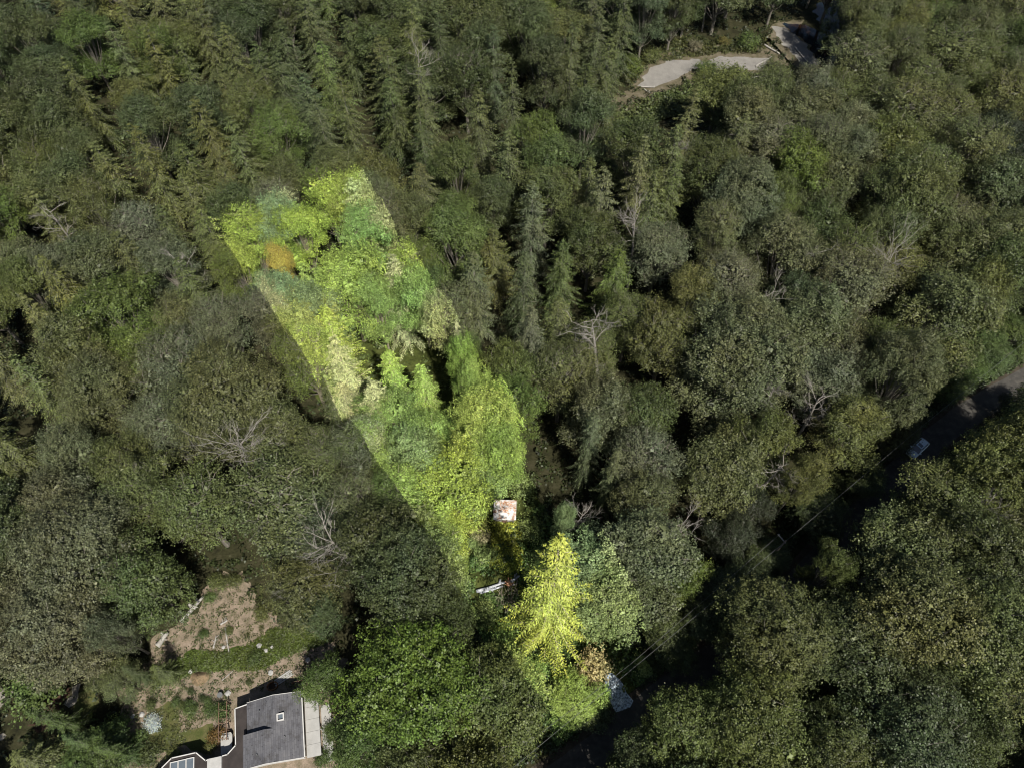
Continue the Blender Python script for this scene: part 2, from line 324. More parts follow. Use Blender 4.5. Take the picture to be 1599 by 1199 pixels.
# ------------------------------------------------------------------ layout (photo pixels -> places on the ground)
def pip(p, poly):
    x, y = p; c_ = False; j = len(poly)-1
    for i in range(len(poly)):
        xi, yi = poly[i]; xj, yj = poly[j]
        if (yi > y) != (yj > y) and x < (xj-xi)*(y-yi)/(yj-yi)+xi: c_ = not c_
        j = i
    return c_
KEEP_OPEN = [
 [(345, 905), (280, 950), (225, 1000), (203, 1080), (190, 1199), (175, 1320), (560, 1320), (522, 1199), (515, 1090), (512, 1015), (520, 990), (440, 985), (400, 940), (375, 905)],
 [(70, 1062), (140, 1055), (150, 1120), (30, 1145), (35, 1110)],
 [(770, 775), (850, 790), (845, 880), (805, 940), (800, 990), (742, 1005), (718, 905), (735, 830)],
 [(935, 1010), (1050, 965), (1030, 1095), (900, 1210), (810, 1210), (900, 1120)],
 [(1000, 1095), (1030, 970), (1085, 890), (1150, 880), (1195, 830), (1245, 785), (1320, 730), (1400, 660), (1440, 620), (1500, 555), (1604, 515), (1604, 600), (1500, 645), (1455, 680), (1430, 730), (1370, 785), (1300, 800), (1235, 840), (1215, 880), (1140, 905), (1130, 990), (1060, 1050), (1045, 1090)],
 [(988, 130), (1040, 85), (1060, 58), (1200, 66), (1212, 42), (1300, 55), (1285, 112), (1230, 108), (1180, 116), (1130, 116), (1070, 132), (1012, 155)],
 [(840, 695), (925, 730), (920, 790), (850, 785)], [(1400, 660), (1470, 660), (1470, 740), (1405, 740)], [(672, 592), (728, 588), (715, 618), (675, 616)]]
road_c = [P(700, 1335).xy, P(880+18, 1199).xy, P(1033, 1090).xy, P(1225, 940).xy, P(1395, 748).xy, P(1480, 665).xy, P(1610, 588).xy, P(1800, 500).xy]
def segd(p, a, b):
    ab = b-a; t = max(0, min(1, (p-a).dot(ab)/ab.length_squared)); return (p-(a+ab*t)).length
def rdist(x, y): return min(segd(Vector((x, y)), road_c[i], road_c[i+1]) for i in range(len(road_c)-1))
trees = []  # dict(kind, tone, x, y, h, r)
def can(kind, x, y, h, r, slack=.8):
    if rdist(x, y) < 3.4: return False
    if kind in 'cf': pts = [(0, 0, h), (r*.5, 0, h*.5), (-r*.5, 0, h*.5), (r*.9, 0, h*.15), (-r*.9, 0, h*.15), (0, r*.5, h*.5), (0, 0, 1)]
    else: pts = [(0, 0, h), (r*slack, 0, h-r*.7), (-r*slack, 0, h-r*.7), (0, r*slack, h-r*.7), (0, -r*slack, h-r*.7), (r*slack*.7, r*slack*.7, h-r*.6), (-r*slack*.7, r*slack*.7, h-r*.6), (0, 0, 1), (0, -r*.6, h*.4), (r*.6, 0, h*.4), (-r*.6, 0, h*.4)]
    for a, b, c_ in pts:
        q = PR(x+a, y+b, c_)
        if any(pip(q, pl) for pl in KEEP_OPEN): return False
    return True
SP = """b e 540 430 7 22|b u 490 468 5 18|b e 655 440 5.5 20|b l 465 345 4.6 17|b u 425 335 5 17|c c 548 278 5.2 33|b u 430 450 4.6 16|a l 548 292 5 20|a c 585 302 5 20|b o 520 252 5 20|b o 590 268 5 20|b o 630 330 5 20|b o 440 275 5 20|b d 360 318 5 20|a l 385 352 5 20|a c 432 312 5 20|a l 505 290 5 20|a l 365 405 4.6 20|a c 425 475 5 20|a l 470 545 5 20|c c 530 600 5 24|a c 565 690 5 20|a l 622 765 4.6 20|a l 670 830 4.2 17|a c 603 335 5 20|a l 648 405 5 20|a c 700 478 5 20|b l 790 620 5 20|a e 560 350 5 20|b e 610 640 5 20|b o 470 490 5 20
b r 436 402 2.5 22|c c 612 400 4.6 32|b e 585 455 4 20|c l 505 480 4.6 28|c c 520 530 4.8 31|c c 578 595 5.2 34|c l 603 545 4.2 28|c c 712 500 3.8 27
c l 655 570 4.2 25|m l 755 645 8 23|b l 705 735 6.5 20|b u 650 700 4.5 17|b e 740 735 5.5 18|b l 690 825 4.6 13|b l 655 790 4.2 14|b e 710 880 3.8 11|b l 735 590 4.6 17|b e 722 548 5 20
c l 470 415 4.0 25|b l 560 690 4 14|b l 625 790 4 14|c l 430 480 4 24|b l 775 690 4.5 20
f l 875 838 7.5 42|b d 965 918 6.0 18|b u 885 800 3.6 17|b e 905 1095 3.4 6|w t 925 1040 2.6 4.5|w l 885 1070 2.4 3.5|b u 920 870 4.5 18
m v 640 1060 9.6 24|b o 775 1095 6.8 19|b e 560 1165 7 18|m d 640 890 9 23|b d 590 830 6.2 22|b d 690 965 5 19|b u 495 955 5.2 14|b o 470 905 5.5 16|b e 500 1060 3.2 8
m o 1225 990 8.0 22|b o 1305 885 5.6 20|m d 1330 1000 8.5 22|m o 1440 950 9.6 25|m o 1555 1010 8.6 24|m o 1180 1130 7.6 21|m d 1410 1140 9 22|m d 1300 1170 7 20|m o 1570 722 7.4 24|m o 1650 690 8.5 28|b o 1665 668 6 26|m o 1690 640 8.5 28|b o 1490 788 6.4 20|b o 1420 850 7 20|b o 1085 1130 5.6 18|m d 1560 880 8 23|b d 1005 1190 5 13
m g 350 610 9.4 23|a o 440 770 9 20|a o 300 790 7 19|b e 215 905 6.2 18|m g 125 850 8.6 22|m g 80 975 8.4 18|b g 160 980 5 17|m g 150 590 7 20
m g 1150 555 9.8 25|m g 1425 575 8.6 24|b g 1270 500 7 22|a c 1330 440 7.5 21|b o 1480 480 8 22|m o 1430 290 8.5 24|b o 1340 660 6.5 19|b g 1020 860 7 21|b o 1130 720 6.5 20|m g 1170 300 8 22|b g 1230 380 7 21|a g 1340 90 8 20|a o 1480 80 9 20|a o 1420 170 8 20|b g 1260 170 7 19|b d 1560 280 7 19|b k 1545 210 7 14|b o 1260 740 6 18|b l 1062 880 4.4 17|b y 1085 440 5 20|b l 1215 300 4.4 21
c g 945 262 4.8 35|c g 1008 215 4.6 33|c g 832 285 4.6 36|c d 820 395 4.4 33|c g 738 395 5.2 34|c d 490 150 4.8 36|c d 530 120 4.6 35|c g 930 640 5 34|c d 505 585 3.8 31|c o 600 60 4.8 34|c o 655 100 4.6 35|c g 965 700 4.6 30|c o 205 195 5 33|c o 355 180 5 33|c o 275 405 4.8 32|c o 225 40 4.8 33|c d 770 40 4.2 34|c d 800 100 4.4 34|c o 165 30 4.6 32|c o 60 400 4.6 32|c o 20 560 4.6 30|c y 30 460 4.2 29|c g 830 480 4.4 33
c e 40 1110 4.8 15|c e 98 1150 4.6 14|c e 150 1165 4 12|c o 20 1180 5 14|w e 178 1140 2.4 3|b g 180 1055 3.0 7|c o 238 1040 2.4 8|c u 190 1040 3.0 10|b e 140 1185 4.5 9|w e 55 1075 4 4
b d 1100 955 4.5 8|b d 1170 905 4 8|b d 1200 870 3.6 7|b d 1285 800 4.4 8|b d 1345 745 4 7|b o 1395 672 4 8|b e 1480 590 4.2 8|b e 1545 545 4.6 8|b e 1500 560 4.4 8|b e 1590 520 4.6 8|b d 1050 1000 4 7|b d 1130 930 4.2 8
s s 1118 -10 3 27|s s 1072 -10 3 27|s s 630 22 4 31|s s 268 365 4 26|s s 965 488 5.2 28|s s 1235 420 4 27|s s 1010 305 4 26|s s 525 822 5.2 27|s s 1310 590 4.5 24|s s 365 665 4.5 27|s s 1395 365 4.5 26|s s 1295 350 4 25|s s 1060 190 4 20|s s 1190 170 4 20|s s 45 285 4 27|s s 1085 800 4 24|s s 1560 760 3.6 25|s s 1250 560 4 26|s s 430 880 3 18|s s 1230 700 4 21|s s 890 770 3 21"""
for ln_ in SP.replace('\n', '|').split('|'):
    kd, tn, px, py, r_, h_ = ln_.split(); px, py, r_, h_ = map(float, (px, py, r_, h_))
    zc = h_ if kd in 'cfs' else (h_-r_*.45 if kd != 'w' else h_*.6)
    if kd in 'c' and h_ > 18: h_ = 18+(h_-18)*.45; r_ *= 1.18; zc = h_
    if tn == 'r': h_ = 22; zc = 20.6
    elif kd in 'bam' and 300 < px < 840 and 260 < py < 720: h_ = 19.5+r_*.35; zc = h_-r_*.45
    q = P(px, py, zc)
    if kd == 's' and py < 0: q = P(px-22, 50, 0)
    if kd in 'bamc' and h_ > 8.5:
        for _ in range(9):
            if can(kd, q.x, q.y, h_, r_): break
            r_ *= .94
        else: print('open-space clash', ln_)
    trees.append(dict(k=kd, t=tn, x=q.x, y=q.y, h=h_, r=r_, sp=1))
GRID = """cd cd co co bd cd cd bd cd bd bo cd bu bd bo bu bd ao ao ao
bd cd co co co cd co co bd cd bd cd bu bu bo ao ao ao ao ao
bd co co bd co co cd cd cd co bd bd bd co bg ag bo bo ao bk
ao bo co co co bg cd co co bd bo co co bd bu bl bg ag ao bk
ao co ag co co co cl cl bl bo co bd co ag bu bd ag bo ag bd
bo bg co bg co co bl be bd co co co bo ag ag bd ao ao bo bo
co co bo bo ag co co bu cc cl co co ao ao bg bg bg bo bo bu
bo bo bo ag ag ao co cc cl bl cd ao bd ag bg bg ao bo bk bk
co bg bo ag ag ao cd cc be bl cd bg ag bd bo bo ao bk bk bo
cg bg bo ao ao ao ao bd bl bl cd bg bg bo bo bk bk bo bo bo
bd bg bo ao ao ag ag bd bl be be bg bg bg bk bo bo bd bo bo
bg bg bo bo bo bo bo bd bd be be bu bo bk bd bd bd bd bd bd
bg bg bo bo be be bu bd bo be cl be bk bd bd bd bd bd bd bd
bo be co be be be bo bo bo bo be bk bk bd bd bd bd bd bd bd
co co co be be be bo bo bo bo bk bk bd bd bd bd bd bd bd bd"""
GRID = [r_.split() for r_ in GRID.split('\n')]
cands = []
yy = 2.0
while yy < 262:
    s_ = 6.2
    xx = -185.0
    while xx < 185:
        cands.append((xx+rnd.uniform(-2, 2), yy+rnd.uniform(-2, 2))); xx += s_
    yy += s_
rnd.shuffle(cands)
for (x, y) in cands:
    q = PR(x, y, 14)
    if not (-110 < q[0] < 1710 and -75 < q[1] < 1330): continue
    ci = min(19, max(0, int((q[0]+rnd.uniform(-30, 30))//80))); ri = min(14, max(0, int((q[1]+rnd.uniform(-30, 30))//80)))
    kd, tn = GRID[ri][ci]
    if kd == 'c' and rnd.random() < (.12 if q[1] < 420 else .1): kd = rnd.choice('ba')
    if tn == 'k': h_ = rnd.uniform(8, 12); r_ = rnd.uniform(3, 4.2)
    elif kd == 'c': h_ = rnd.uniform(19, 25.5); r_ = rnd.uniform(5.2, 7.0)
    elif kd == 'b': h_ = rnd.uniform(17, 21.5); r_ = rnd.uniform(4.6, 7.2)
    else: h_ = rnd.uniform(16, 21); r_ = rnd.uniform(4.6, 6.6)
    if (min(abs(n.x*x+n.y*y+d) for n, d in planes) < 12 and q[1] < 760 and q[0] < 900) or inparcel(x, y): h_ = rnd.uniform(19, 21) if kd != 'c' else rnd.uniform(21.5, 24)
    if inparcel(x, y) and min(abs(n.x*x+n.y*y+d) for n, d in planes) > 6.5: h_ = rnd.uniform(14, 21.5)
    if inparcel(x, y) and q[1] > 700: h_ *= .55; r_ *= .7
    if tn != 'k' and rnd.random() < .2: tn = rnd.choice({'o': 'oegcl', 'd': 'doeu', 'u': 'ued', 'g': 'gocu', 'l': 'leyc', 'e': 'elu', 'c': 'clg'}.get(tn, 'o'))
    ok = True
    for t in trees:
        if t['k'] in 's': continue
        dd = math.hypot(t['x']-x, t['y']-y); f = (.57 if inparcel(x, y) else .55) if kd != 'c' or t['k'] not in 'cf' else .6
        if dd < f*(t['r']+r_): ok = False; break
    if not ok or not can(kd, x, y, h_, r_): continue
    trees.append(dict(k=kd, t=tn, x=x, y=y, h=h_, r=r_, sp=0))
print('trees', len(trees), {k_: sum(t['k'] == k_ for t in trees) for k_ in 'bacmfws'})

# ------------------------------------------------------------------ names and labels for every tree
LM = [('the white-roofed shed', 788, 795), ('the grey gravel bar', 1080, 112), ('the upper gravel strip', 1250, 75), ('the grey house roof', 425, 1130), ('the pale blue car', 1433, 699),
 ('the orange tree', 436, 402), ('the utility pole', 1222, 840), ('the big lime fir', 870, 950), ('the pale driveway', 965, 1075), ('the white bare tree', 525, 850),
 ('the wide bare tree', 970, 510), ('the photo\'s top left corner', 0, 0), ('the photo\'s top right corner', 1599, 0), ('the photo\'s bottom right corner', 1599, 1199), ('the photo\'s bottom left corner', 0, 1199),
 ('the bright strip\'s left corner', 330, 350), ('the bright strip\'s top corner', 558, 268), ('the bright strip\'s right elbow', 830, 680), ('the left edge\'s middle', 0, 620), ('the right edge\'s middle', 1599, 420),
 ('the top edge\'s middle', 800, 0), ('the dirt clearing', 340, 960), ('the pale yellowish tree', 1085, 440), ('the fallen silver logs', 785, 915), ('the large grey tree', 350, 610)]
def side(dx, dy):
    a = (math.degrees(math.atan2(-dy, dx))+382.5) % 360
    return ['right of', 'above right of', 'above', 'above left of', 'left of', 'below left of', 'below', 'below right of'][int(a//45)]
KW = {'b': 'broadleaf tree', 'a': 'fine-leaved tree', 'm': 'large broadleaf tree', 'c': 'pointed conifer', 'f': 'huge spreading conifer', 'w': 'low bush', 's': 'bare grey dead tree'}
buckets = {}
for t in trees:
    zc = t['h'] if t['k'] in 'cfs' else t['h']-t['r']*.45
    q = PR(t['x'], t['y'], zc if t['k'] not in 'cf' else t['h']*.7); t['q'] = q
    dd, i = min((math.hypot(q[0]-l_[1], q[1]-l_[2]), i) for i, l_ in enumerate(LM) if not (math.hypot(q[0]-l_[1], q[1]-l_[2]) < 26))
    desc = ('' if t['k'] == 's' else TONEW[t['t']]+' ')+KW[t['k']]
    t['lab'] = (desc, side(q[0]-LM[i][1], q[1]-LM[i][2])+' '+LM[i][0], inparcel(t['x'], t['y'])); t['d'] = dd
    buckets.setdefault(t['lab'], []).append(t)
ORD = ['nearest', 'second nearest', 'third nearest', 'fourth nearest', 'fifth nearest', 'sixth nearest', 'seventh nearest', 'eighth nearest', 'ninth nearest', 'tenth nearest', 'eleventh nearest', 'twelfth nearest', 'thirteenth nearest', 'fourteenth nearest']
for (desc, sd_, ip), ts in buckets.items():
    ts.sort(key=lambda t: t['d'])
    for n_, t in enumerate(ts):
        pre = 'bright ' if ip and t['t'] != 'r' and t['k'] != 's' else ''
        t['label'] = pre+desc+(' ' if len(ts) == 1 else ', %s ' % ORD[min(n_, 13)])+sd_
        if t['t'] == 'r': t['label'] = 'orange bush-like tree near the left end of the bright strip'
        if t['k'] == 'f': t['label'] = 'huge lime green spreading conifer standing alone below the white-roofed shed'
firsts = {}
def place(t):
    key = t['k'] if t['k'] in PROTO else 'b'
    pr = rnd.choice(PROTO[key]); 
    if key == 's': trm, r0, h0 = pr; lm_ = None
    else: lm_, trm, r0, h0 = pr
    nm = {'c': 'conifer_tree', 'f': 'conifer_tree', 's': 'dead_tree', 'w': 'bush'}.get(t['k'], 'broadleaf_tree')
    if t['t'] == 'r': nm = 'broadleaf_tree'
    e = empty(nm, (t['x'], t['y'], 0), rnd.uniform(0, 6.28)); s_ = t['r']/r0; e.scale = (s_, s_*rnd.uniform(.92, 1.08), (t['h']-(2.5 if key == 's' and t['h'] != 28 else 0))/h0)
    tag(e, t['label'], {'conifer_tree': 'conifer', 'dead_tree': 'dead tree', 'bush': 'bush'}.get(nm, 'tree'), {'conifer_tree': 'conifers of the forest', 'dead_tree': 'bare dead trees standing in the forest', 'bush': 'bushes at the forest edge'}.get(nm, 'broadleaf trees of the forest'))
    link('trunk', trm, e)
    if lm_ is not None:
        c_ = link('crown', lm_, e); v = rnd.uniform(.88, 1.12); cc = TONES[t['t']] if key != 'f' else (.096, .104, .020)
        c_.color = (cc[0]*v*rnd.uniform(.94, 1.08), cc[1]*v, cc[2]*v*rnd.uniform(.85, 1.2), 1)
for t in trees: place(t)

# ------------------------------------------------------------------ ground, road, gravel, water
def struct(o): o['kind'] = 'structure'; return o
g_ = MB(); S_ = 3000
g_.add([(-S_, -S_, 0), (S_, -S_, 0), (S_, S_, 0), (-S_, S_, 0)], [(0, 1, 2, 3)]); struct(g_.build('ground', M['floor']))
def jag(poly, amp, step=.7, closed=True, seed=1):
    r0 = random.Random(seed); out = []
    n = len(poly)
    for i in range(n):
        a, b = Vector(poly[i]).to_2d() if len(poly[i]) > 2 else Vector(poly[i]), Vector(poly[(i+1) % n]).to_2d() if len(poly[i]) > 2 else Vector(poly[(i+1) % n])
        m = max(1, int((b-a).length/step)); nrm = Vector((-(b-a).y, (b-a).x)); nrm = nrm.normalized() if nrm.length else nrm
        for j in range(m): out.append(a.lerp(b, j/m)+nrm*r0.uniform(-amp, amp))
    return out
import bmesh
def sheet(name, pix, z, mat, amp=.3, seed=1, world=False, kind='structure', label=None, cat=None):
    pts = [Vector(p) for p in pix] if world else [P(a, b, z).xy for a, b in pix]
    pts = jag([tuple(p) for p in pts], amp*.5, .5, seed=seed); c0 = sum(pts, Vector((0, 0)))/len(pts)
    pts = [p+(p-c0).normalized()*amp*1.3*(math.sin(p.x*1.1+seed)+math.sin(p.y*1.7+seed*2)+.35*math.sin((p.x-p.y)*3.1)) for p in pts]
    bm = bmesh.new(); vs = [bm.verts.new((p.x, p.y, z)) for p in pts]; f = bm.faces.new(vs); bm.normal_update()
    if f.normal.z < 0: f.normal_flip()
    bmesh.ops.triangulate(bm, faces=[f]); m = bpy.data.meshes.new(name); bm.to_mesh(m); bm.free(); m.materials.append(mat)
    o = link(name, m); o['kind'] = kind; return o
def ribbon(name, pts, wdt, z, mat):
    mb = MB(); n = len(pts); v = []
    fine = []
    for i in range(n-1):
        for j in range(8): fine.append(pts[i].lerp(pts[i+1], j/8))
    fine.append(pts[-1]); n = len(fine)
    sm = [sum((fine[max(0, min(n-1, i+k_))] for k_ in range(-3, 4)), Vector((0, 0)))/7 for i in range(n)]
    for i in range(n):
        d = (sm[min(n-1, i+1)]-sm[max(0, i-1)]).normalized(); nn = Vector((-d.y, d.x)); e = rnd.uniform(-.15, .15)
        v += [(*(sm[i]-nn*(wdt/2+e)), z), (*(sm[i]+nn*(wdt/2+e)), z)]
    mb.add(v, [(2*i, 2*i+2, 2*i+3, 2*i+1) for i in range(n-1)]); return struct(mb.build(name, mat))
ribbon('road_verge', road_c, 6.2, .008, earth('verge_soil', [(.3, (.03, .026, .018)), (.7, (.075, .062, .048))], .8))
ribbon('road', road_c, 4.4, .014, M['road'])
sheet('dirt_ground', [(350, 895), (285, 965), (232, 1010), (190, 1080), (180, 1140), (170, 1199), (175, 1330), (545, 1330), (535, 1199), (520, 1110), (540, 1030), (515, 990), (440, 980), (400, 935), (378, 895)], .006, M['dirt'], .5, 3)
sheet('grass_verge', [(275, 1030), (300, 1015), (350, 1020), (390, 1010), (425, 985), (470, 985), (520, 1000), (440, 1022), (410, 1040), (350, 1040), (300, 1048), (262, 1062)], .012, M['greengrass'], .5, 4)
sheet('lawn', [(240, 1105), (262, 1095), (275, 1110), (285, 1140), (330, 1130), (340, 1135), (335, 1160), (330, 1175), (280, 1172), (240, 1172), (225, 1150), (232, 1120)], .012, M['lawn'], .4, 5)
sheet('pond_mud', [(70, 1080), (85, 1066), (112, 1060), (104, 1095), (90, 1120), (60, 1145), (35, 1140), (70, 1110)], .010, M['mud'], .4, 6)
sheet('path', [(112, 1066), (128, 1066), (116, 1100), (105, 1110), (98, 1100), (110, 1085)], .014, M['pathgrav'], .2, 7)
sheet('path', [(-30, 1090), (-30, 1075), (10, 1078), (26, 1078), (12, 1092), (-10, 1105)], .014, M['pathgrav'], .3, 8)
sheet('path', [(-20, 1145), (10, 1138), (17, 1147), (0, 1160), (-20, 1165)], .014, M['pathgrav'], .3, 9)
sheet('lawn', [(112, 1110), (132, 1066), (148, 1062), (150, 1105), (140, 1130), (120, 1125)], .009, M['lawn'], .3, 10)
sheet('sand_bank', [(980, 140), (1000, 100), (1050, 72), (1110, 70), (1160, 75), (1200, 70), (1210, 30), (1240, 30), (1300, 90), (1295, 130), (1240, 130), (1180, 135), (1100, 128), (1060, 145), (1010, 165), (880, 230), (875, 200)], .006, M['sandbank'], .8, 11)
sheet('gravel_bar', [(998, 134), (1008, 112), (1040, 95), (1085, 94), (1102, 97), (1125, 88), (1170, 90), (1200, 92), (1190, 110), (1130, 110), (1105, 106), (1080, 108), (1060, 122), (1020, 137)], .012, M['gravel'], .3, 12)
sheet('gravel_bar', [(1207, 44), (1225, 42), (1258, 70), (1282, 100), (1275, 112), (1255, 105), (1225, 72)], .012, M['gravel'], .3, 13)
sheet('gravel_bar', [(878, 215), (905, 190), (912, 200), (898, 225), (884, 240)], .012, M['gravel'], .3, 14)
sheet('stream_water', [(1225, 40), (1245, 38), (1310, 55), (1330, 90), (1310, 112), (1283, 108), (1262, 70)], .010, M['water'], .4, 15)
sheet('stream_water', [(1285, 0), (1330, -10), (1345, 20), (1320, 60), (1290, 50), (1270, 20)], .009, M['water'], .4, 16)
sheet('driveway', [(946, 1054), (956, 1052), (972, 1066), (980, 1080), (990, 1094), (984, 1104), (962, 1110), (955, 1095), (945, 1072)], .022, M['drive'], .08, 17)

# ------------------------------------------------------------------ undergrowth (uncountable)
def cover(name, n_cl, per, leaf, region, mat, col, hmax, label, cat, spread=1.0):
    c = []
    while len(c) < n_cl:
        p = region()
        if p is not None: c.append(p)
    c = np.array(c); n = len(c); ci = np.repeat(np.arange(n), per); m = len(ci)
    hs = nr.uniform(.25, 1, n)*hmax
    off = unit(nr.normal(size=(m, 3)))*np.array([1, 1, .9]); off[:, 2] = np.abs(off[:, 2])
    pos = np.zeros((m, 3)); pos[:, :2] = c[ci]+off[:, :2]*(spread*nr.uniform(.5, 1.1, m))[:, None]; pos[:, 2] = off[:, 2]*hs[ci]
    nm = unit(off*.6+nr.normal(size=(m, 3))*.5+np.array([0, 0, .8])); ax = np.cross(nm, unit(nr.normal(size=(m, 3))))
    s_ = leaf*nr.uniform(.6, 1.3, m); o = link(name, kites(name, pos, ax, nm, s_, s_*.75, mat)); o.color = (*col, 1)
    tag(o, label, cat, None, 'stuff'); return o
HOUSEBOX = [P(a, b).xy for a, b in ((225, 1330), (300, 1150), (360, 1080), (520, 1060), (540, 1330))]
def open_px(poly, bad=()):
    xs = [p[0] for p in poly]; ys = [p[1] for p in poly]
    def f():
        a, b = nr.uniform(min(xs), max(xs)), nr.uniform(min(ys), max(ys))
        if not pip((a, b), poly) or any(pip((a, b), q) for q in bad): return None
        return tuple(P(a, b).xy)
    return f
GRAVEL = [(990, 138), (1008, 105), (1040, 88), (1125, 82), (1200, 86), (1195, 115), (1080, 114), (1060, 128), (1020, 145)]
GRAV2 = [(1200, 38), (1230, 36), (1262, 64), (1290, 104), (1275, 118), (1250, 110), (1218, 72)]
def forest():
    x, y = nr.uniform(-130, 140), nr.uniform(4, 235); q = PR(x, y, 0)
    if not (-60 < q[0] < 1660 and -60 < q[1] < 1260): return None
    if rdist(x, y) < 3.4: return None
    for pl in (KEEP_OPEN[0], KEEP_OPEN[1], GRAVEL, GRAV2, [(1225, 36), (1300, -20), (1350, 20), (1335, 100), (1283, 112)], [(758, 770), (815, 770), (815, 818), (758, 818)], [(940, 1046), (996, 1094), (960, 1120), (930, 1080)], [(738, 895), (815, 895), (815, 935), (738, 935)]):
        if pip(q, pl): return None
    return (x, y)
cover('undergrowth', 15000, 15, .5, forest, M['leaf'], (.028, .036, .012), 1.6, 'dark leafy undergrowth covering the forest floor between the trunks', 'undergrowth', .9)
CORR = [(1000, 1095), (1040, 985), (1120, 900), (1240, 830), (1320, 750), (1420, 640), (1500, 560), (1640, 505), (1640, 600), (1490, 660), (1450, 710), (1360, 800), (1250, 828), (1180, 900), (1060, 1000), (1045, 1090)]
def corr():
    p = open_px(CORR)()
    return p if p is not None and rdist(*p) > 3.2 else None
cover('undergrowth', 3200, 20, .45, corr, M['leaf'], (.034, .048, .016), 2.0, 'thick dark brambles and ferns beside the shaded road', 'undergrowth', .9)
def pclear():
    p = open_px([(725, 880), (860, 780), (860, 900), (1060, 960), (1040, 1090), (1000, 1090), (990, 1060), (940, 1040), (900, 1150), (800, 1199), (730, 1000)], ([(738, 895), (815, 895), (815, 930), (738, 930)], [(765, 775), (812, 775), (812, 815), (765, 815)]))()
    return p if p is not None and rdist(*p) > 3.2 else None
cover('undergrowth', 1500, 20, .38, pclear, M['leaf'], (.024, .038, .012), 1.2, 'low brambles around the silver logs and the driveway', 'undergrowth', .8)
cover('undergrowth', 260, 26, .34, open_px([(770, 815), (812, 815), (815, 880), (800, 900), (765, 880)]), M['leaf'], (.07, .075, .012), 1.3, 'bright yellow green brambles between the shed and the fallen logs', 'undergrowth', .7)
cover('undergrowth', 420, 22, .42, open_px([(1055, 62), (1195, 62), (1190, 84), (1120, 84), (1060, 92), (1010, 100), (985, 135), (975, 130), (1000, 95)]), M['leaf'], (.06, .062, .02), 1.5, 'scrubby bushes along the bank of the gravel bar', 'undergrowth', .8)
cover('undergrowth', 900, 22, .5, open_px([(1008, 158), (1070, 134), (1110, 122), (1200, 118), (1285, 118), (1290, 160), (1150, 170), (1040, 185), (960, 215), (900, 240), (880, 225), (960, 175)]), M['leaf'], (.07, .085, .028), 2.2, 'green scrub on the near bank of the gravel bar', 'undergrowth', 1.0)
cover('grass', 2600, 7, .26, open_px([(262, 1040), (300, 1015), (350, 1018), (390, 1006), (425, 980), (470, 982), (520, 1000), (440, 1025), (410, 1045), (350, 1045), (300, 1050), (262, 1068)]), M['leaf'], (.06, .078, .015), .35, 'green weedy grass bank above the house', 'grass', .4)
cover('weeds', 1200, 10, .24, open_px([(350, 895), (285, 965), (232, 1010), (190, 1080), (180, 1140), (175, 1199), (250, 1199), (360, 1080), (500, 1070), (520, 1000), (440, 980), (400, 935), (378, 895)]), M['leaf'], (.06, .066, .025), .3, 'scattered weeds and tufts on the bare dirt clearing', 'weeds', .45)

# ------------------------------------------------------------------ bushes in the open
def bush(px, py, r_, h_, tone, label, name='bush', group='bushes in the garden and clearing'):
    pr = rnd.choice(PROTO['w']); e = empty(name, P(px, py, 0), rnd.uniform(0, 6)); s_ = r_/2.0; e.scale = (s_, s_, h_/3.2)
    tag(e, label, 'bush', group); link('stem', pr[1], e); c_ = link('foliage', pr[0], e); c_.color = (*tone, 1); return e
bush(242, 1129, 1.25, 1.3, (.38, .44, .52), 'round pale blue flowering bush at the left of the lawn', group=None)
bush(342, 1149, 1.3, 1.3, (.11, .065, .02), 'round rusty brown bush left of the white hot tub cover')
for i, (a, b, r_, tn, lb) in enumerate([(276, 1097, .8, 'e', 'small green bush right above the pale blue bush'), (285, 1102, .6, 'o', 'tiny olive bush in the garden row above the lawn'), (299, 1106, 1.3, 'e', 'widest green bush of the garden bed above the lawn'),
  (318, 1091, .6, 'd', 'small dark bush at the top of the garden bed'), (326, 1096, .7, 'e', 'small green bush at the right end of the garden bed'), (329, 1108, 1.0, 'e', 'green bush between garden bed and dark roof'), (347, 1112, 1.5, 'e', 'tall green bush against the timber trellis'),
  (389, 1066, .45, 'd', 'tiny lone bush on the dirt above the roof'), (318, 991, .8, 'e', 'lone leafy bush in the upper dirt clearing'), (237, 1102, .9, 'o', 'sparse olive bush at the clearing left end'), (222, 1155, 1.4, 'e', 'green bush left of the lawn bottom'),
  (400, 1028, 1.2, 'e', 'bush on the grass bank right side'), (360, 985, .7, 'o', 'sparse bush in the middle of dirt clearing'), (300, 1080, .5, 'd', 'dark tuft bush left of the round barrel'), (250, 1060, 1.6, 'o', 'olive bush at left end of the grass bank'), (410, 960, 1.3, 'o', 'bush at the right rim of dirt clearing'),
  (235, 1180, 1.8, 'o', 'olive bush left of the dark wing roof'), (275, 1182, 1.2, 'y', 'yellowish bush above the dark wing roof'), (330, 1168, .9, 'y', 'yellowish bush below the round brown bush'), (345, 912, 1.5, 'o', 'olive bush at the top left of the dirt clearing'), (368, 908, 1.3, 'o', 'olive bush at the very top of the dirt clearing'), (330, 935, 1.0, 'e', 'small green bush beside the long pale log'), (520, 1145, 1.4, 'e', 'green bush right of the pale slab'), (505, 1185, 1.2, 'e', 'green bush at the bottom right of the house')]):
    bush(a, b, r_, r_*1.1, TONES[tn], lb)
